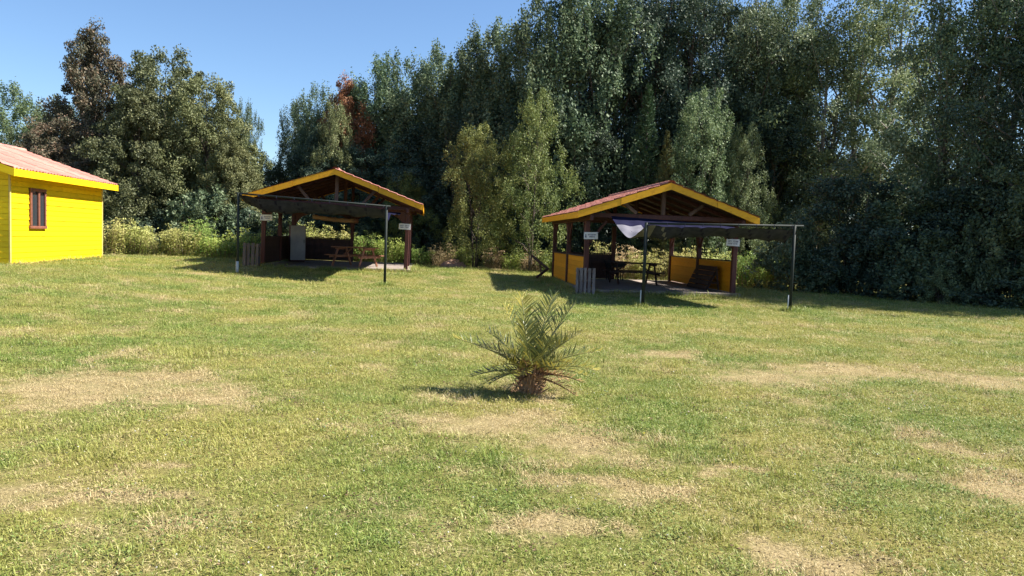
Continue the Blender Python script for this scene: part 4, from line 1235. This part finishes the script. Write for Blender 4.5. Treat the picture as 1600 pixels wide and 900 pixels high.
PALM = [  # azimuth (0=right, 90=away, -90=toward camera), elevation, length, droop
 (118, 77, .80, 0.52, 32, .24, LP, 0.65, .35), (58, 70, .86, 0.62, 33, .24, LP, 0.6, .1), (28, 64, .84, 0.57, 32, .23, LP, 0.52, .1), (150, 70, .72, 0.52, 29, .22, LP, 0.6, .25),
 (-110, 72, .60, 0.72, 28, .2, LP, 0.6, .0), (-60, 60, .55, 0.82, 27, .2, LP, 0.52, .0),
 (177, 33, .84, 0.44, 37, .19, LP, 0.36, .7), (-168, 42, .6, 0.72, 29, .18, LP, .12, .1), (6, 32, .74, 0.57, 35, .2, LP, 0.5, .9), (-12, 24, .66, 0.72, 29, .17, LP, 0.72, .5),
 (95, 56, .7, 0.82, 29, .22, LP, 0.5, .1), (-90, 44, .45, 1.02, 27, .17, LP, 0.6, .2), (-140, 34, .5, 0.92, 29, .16, LP, 0.88, .3), (-35, 40, .5, 0.92, 27, .18, LP, 0.65, .3), (72, 30, .55, 0.72, 27, .18, LP, 0.45, .2),
 (-179, 8, .60, 0.57, 29, .14, LP, .05, .0), (-158, 6, .52, 0.72, 27, .13, LP, 0.95, .2), (-8, 14, .52, .7, 18, .12, DP, .6, .3), (-26, -4, .50, .5, 18, .11, DP, .8, .2), (35, 10, .5, .8, 18, .13, DP, .5, .1), (160, -4, .46, 0.72, 24, .12, LP, .1, .1),
 (-30, 56, .56, .7, 26, .2, LP, .6, .2), (165, 52, .62, .6, 28, .2, LP, .4, .3), (18, 50, .66, .6, 28, .2, LP, .55, .5),
 (-125, 50, .48, .9, 24, .18, LP, .5, .1), (-55, 34, .46, .9, 24, .17, LP, .7, .4), (-105, 30, .42, 1.0, 24, .16, LP, .75, .3), (-20, 20, .56, .7, 24, .16, LP, .7, .5), (45, 44, .62, .6, 24, .2, LP, .5, .3),
 (-75, 20, .34, 1.2, 16, .12, DP, .6, .1), (-118, 12, .34, 1.2, 16, .12, DP, .4, .1), (-45, 30, .4, 1.0, 16, .13, DP, .75, .1), (-100, 50, .34, .8, 15, .12, DP, .55, .1)]
for (az, el, L_, dr, nl, lf, mt, tn, bt) in PALM:
    b = R(az)
    frond(az, el, L_, dr, nl, lf, mt, tn, bt, base=(math.cos(b) * .03, math.sin(b) * .03, .24 if mt is LP else .2))
# old frond bases: upright and splayed stubs round the trunk
mb = MB()
for i in range(120):
    a = i * 2.399; z = .02 + .28 * (i / 120); r0 = .10
    l_ = rng.uniform(.06, .15); sp = rng.uniform(.25, .9)
    p0 = Vector((math.cos(a) * r0, math.sin(a) * r0, z)); p1 = p0 + Vector((math.cos(a) * sp, math.sin(a) * sp, rng.uniform(.3, 1.0))).normalized() * l_
    mb.tube([p0, p0.lerp(p1, .5), p1], [.014, .010, .003], 4, False)
mb.build('frond_stubs', M['palm_trunk'], palm)

# ------------------------------------------------------------------ lawn grass (stuff)
protoc = bpy.data.collections.new('grass_prototypes')   # not linked to the scene
def clump(seed, n, rad, hmin, hmax, wd, lie, spread=.5):
    rng = np.random.default_rng(seed); V = []; F = []; T_ = []
    for k in range(n):
        a = rng.uniform(0, 6.28); r0 = rad * math.sqrt(rng.random()); b = np.array([math.cos(a) * r0, math.sin(a) * r0, -.004])
        h = rng.uniform(hmin, hmax); a2 = rng.uniform(0, 6.28); ln = lie if rng.random() < .3 else spread * rng.random()
        d = np.array([math.cos(a2) * ln, math.sin(a2) * ln, max(.18, 1 - ln * .7)]); d /= np.linalg.norm(d)
        s_ = np.array([-math.sin(a2), math.cos(a2), 0]) * wd * rng.uniform(.7, 1.4) * .5
        m1 = b + d * h * .55; d2 = d + np.array([math.cos(a2), math.sin(a2), -.5]) * .5; d2 /= np.linalg.norm(d2); tip = m1 + d2 * h * .5
        i = len(V); V += [b - s_, b + s_, m1 + s_ * .8, m1 - s_ * .8, tip]; F += [(i, i + 1, i + 2, i + 3), (i + 3, i + 2, i + 4)]
        t = min(1, max(0, rng.normal(.45, .2) + (.18 if ln == lie else 0))); T_ += [t, t]
    o = bpy.data.objects.new('grass_clump', np_mesh('grass_clump', np.array(V), F, M['blade'], T_)); protoc.objects.link(o)
for s_ in range(5): clump(s_, 84, .17, .016, .040, .0042, 2.2, 1.3)
for s_ in range(5, 7): clump(s_, 60, .10, .045, .11, .005, 1.6, 1.1)       # taller tufts
def broad(seed):
    """low broad-leaved clover-like plant"""
    rng = np.random.default_rng(seed); n = 46
    C = np.stack([rng.normal(0, .07, n), rng.normal(0, .07, n), rng.uniform(.012, .04, n)], 1)
    V, F = leaves(C, unit(rng, n) * np.array([1, 1, .2]), np.array([0, 0, 1.]) + rng.normal(0, .35, (n, 3)), rng.uniform(.011, .022, n), rng.uniform(.009, .017, n))
    o = bpy.data.objects.new('grass_clump', np_mesh('grass_clump', V, F, M['clover'], np.clip(rng.normal(.4, .2, n), 0, 1))); protoc.objects.link(o)
M['clover'] = leafmat('clover_leaf', (.11, .15, .035), (.18, .23, .06), (.28, .31, .11), .2, .6, .2)
broad(91)
def specks(seed, mat, n, sz, zr, flat):
    rng = np.random.default_rng(seed)
    C = np.stack([rng.normal(0, .09, n), rng.normal(0, .09, n), rng.uniform(*zr, n)], 1)
    VV, FF = [], []
    for k in range(3):       # three crossed petals per head
        V_, F_ = leaves(C, unit(rng, n) * np.array([1, 1, flat]), np.array([0, 0, 1.]) + rng.normal(0, .5, (n, 3)), np.full(n, sz), np.full(n, sz * .8))
        FF.append(F_ + sum(len(q) for q in VV)); VV.append(V_)
    o = bpy.data.objects.new('grass_clump', np_mesh('grass_clump', np.concatenate(VV), np.concatenate(FF), mat, np.clip(rng.normal(.5, .2, n * 3), 0, 1))); protoc.objects.link(o)
M['petal_white'] = leafmat('clover_flower', (.42, .40, .34), (.58, .56, .48), (.68, .64, .58), .2, .7, .1, 0)
M['petal_yellow'] = leafmat('yellow_flower', (.62, .50, .02), (.72, .60, .03), (.75, .66, .06), .2, .7, .1, 0)
M['litter'] = leafmat('leaf_litter', (.05, .035, .025), (.13, .085, .05), (.25, .17, .10), .1, .8, .1, 0)
specks(92, M['petal_white'], 3, .013, (.02, .04), .6)
specks(93, M['petal_yellow'], 1, .018, (.03, .045), .5)
specks(94, M['litter'], 7, .02, (.006, .02), .3)

rng = np.random.default_rng(77)
def scatter(y0, y1, dens):
    n = int((y1 - y0) * (2 * (.72 * y1 + 2.0)) * dens)
    y = rng.uniform(y0, y1, n); x = rng.uniform(-(.72 * y1 + 2), .72 * y1 + 2, n)
    k = np.abs(x) < .72 * y + 2.0
    return x[k], y[k]
parts = []
for (y0, y1, dens, s0) in ((2.2, 5.5, 220, .95), (5.5, 9, 160, 1.05), (9, 14, 95, 1.2), (14, 22, 46, 1.45), (22, 36, 24, 1.8)):
    x, y = scatter(y0, y1, dens); parts.append(np.stack([x, y, np.full_like(x, s0)], 1))
# longer tufts where the mower does not reach: slab edges, poles, cabin wall
edge = []
for sh, W2, dp in ((ls, lW, ldp), (rs, rW, rdp)):
    for k in range(170):
        side = rng.integers(0, 3); f = rng.random()
        if side == 0: q = loc_in(sh, -W2 - .2 + f * (2 * W2 + .4), -.30 - .1 * rng.random())
        else: q = loc_in(sh, (W2 + .25 + .12 * rng.random()) * (1 if side == 1 else -1), -.2 + f * (dp + .4))
        edge.append((q.x, q.y, 1.9))
for (px_, py_, Y_) in ((371, 432, 24.3), (601, 447, 24.0), (1004, 479, 19.4), (1234, 487, 19.4)):
    c_ = at(px_, py_, Y_)
    for k in range(16): edge.append((c_.x + rng.normal(0, .1), c_.y + rng.normal(0, .1), 1.6))
for k in range(70):
    q = Matrix.LocRotScale(cab.location, cab.rotation_euler, None) @ Vector((.12 + .08 * rng.random(), rng.random() * HL, 0)); edge.append((q.x, q.y, 1.7))
for k in range(26): edge.append((pp.x + rng.normal(0, .16), pp.y + rng.normal(0, .14), .9))
parts.append(np.array(edge)); n_edge = len(edge)
G = np.concatenate(parts)
x, y, s_ = G.T
isedge0 = np.zeros(len(x), bool); isedge0[-n_edge:] = True
dryv = dry_np(x, y)
keep = (rng.random(len(x)) > .12 * dryv) | isedge0
def inside(sh, W2, dp, mrg=.12):
    rz = sh.rotation_euler.z; dx = x - sh.location.x; dy = y - sh.location.y
    lx = dx * math.cos(rz) + dy * math.sin(rz); ly = -dx * math.sin(rz) + dy * math.cos(rz)
    return (np.abs(lx) < W2 + mrg) & (ly > -.22) & (ly < dp + .22)
keep &= ~inside(ls, lW, ldp) & ~inside(rs, rW, rdp)
rz = cab.rotation_euler.z; dx = x - cab.location.x; dy = y - cab.location.y
lx = dx * math.cos(rz) + dy * math.sin(rz); ly = -dx * math.sin(rz) + dy * math.cos(rz)
keep &= ~((lx < .05) & (ly > -.05) & (ly < HL + .05))
x, y, s_, dryv = x[keep], y[keep], s_[keep], dryv[keep]
n = len(x)
lushn = .5 + .5 * np.sin(x * 1.9 + 2 * np.sin(y * 1.3)) * np.sin(y * 1.6 + 1.7 * np.sin(x * 1.1))
gi = rng.integers(0, 5, n)
u = rng.random(n)
tuft = (u < .035 + .16 * (lushn > .72)) & (dryv < .5)
is_edge = isedge0[keep]
gi = np.where(tuft | is_edge, rng.integers(5, 7, n), gi)
clov = (u > .975 - .10 * (np.sin(x * 1.3 + 1) * np.sin(y * 1.7 + x) > .55) * (y < 6)) & (y < 12) & (dryv < .5)
gi = np.where(clov & ~is_edge, 7, gi)
u2 = rng.random(n)
gi = np.where((u2 < .022) & (y < 10), 8, gi); gi = np.where((u2 > .9985) & (y < 14), 9, gi); gi = np.where((u2 > .5) & (u2 < .535) & (y < 14), 10, gi)
sc = s_ * rng.uniform(.75, 1.25, n) * (1 - .28 * dryv) * np.where(tuft, rng.uniform(.55, 1.0, n), 1)
me = bpy.data.meshes.new('lawn_grass')
me.vertices.add(n); me.vertices.foreach_set('co', np.stack([x, y, terr(x, y)], 1).astype(np.float32).ravel())
a = me.attributes.new('gscale', 'FLOAT', 'POINT'); a.data.foreach_set('value', sc.astype(np.float32))
a = me.attributes.new('grot', 'FLOAT_VECTOR', 'POINT')
a.data.foreach_set('vector', np.stack([rng.normal(0, .12, n), rng.normal(0, .12, n), rng.uniform(0, 6.28, n)], 1).astype(np.float32).ravel())
a = me.attributes.new('gidx', 'INT', 'POINT'); a.data.foreach_set('value', gi.astype(np.int32))
lawn = mobj('lawn_grass', me); tag(lawn, 'short mown lawn grass, green with straw-dry patches', 'grass', kind='stuff')
ng = bpy.data.node_groups.new('grass_scatter', 'GeometryNodeTree')
ng.interface.new_socket('Geometry', in_out='INPUT', socket_type='NodeSocketGeometry')
ng.interface.new_socket('Geometry', in_out='OUTPUT', socket_type='NodeSocketGeometry')
gi_, go_ = N(ng, 'NodeGroupInput'), N(ng, 'NodeGroupOutput')
ci = N(ng, 'GeometryNodeCollectionInfo'); ci.inputs['Collection'].default_value = protoc; ci.inputs['Separate Children'].default_value = True; ci.inputs['Reset Children'].default_value = True
ip = N(ng, 'GeometryNodeInstanceOnPoints'); ip.inputs['Pick Instance'].default_value = True
def nattr(nm, t):
    q = N(ng, 'GeometryNodeInputNamedAttribute', data_type=t); q.inputs['Name'].default_value = nm; return q.outputs['Attribute']
L = ng.links.new
L(gi_.outputs[0], ip.inputs['Points']); L(ci.outputs[0], ip.inputs['Instance'])
L(nattr('gidx', 'INT'), ip.inputs['Instance Index']); L(nattr('gscale', 'FLOAT'), ip.inputs['Scale'])
er = N(ng, 'FunctionNodeEulerToRotation'); L(nattr('grot', 'FLOAT_VECTOR'), er.inputs[0]); L(er.outputs[0], ip.inputs['Rotation'])
L(ip.outputs[0], go_.inputs[0])
md = lawn.modifiers.new('scatter', 'NODES'); md.node_group = ng
print('grass clumps', n)
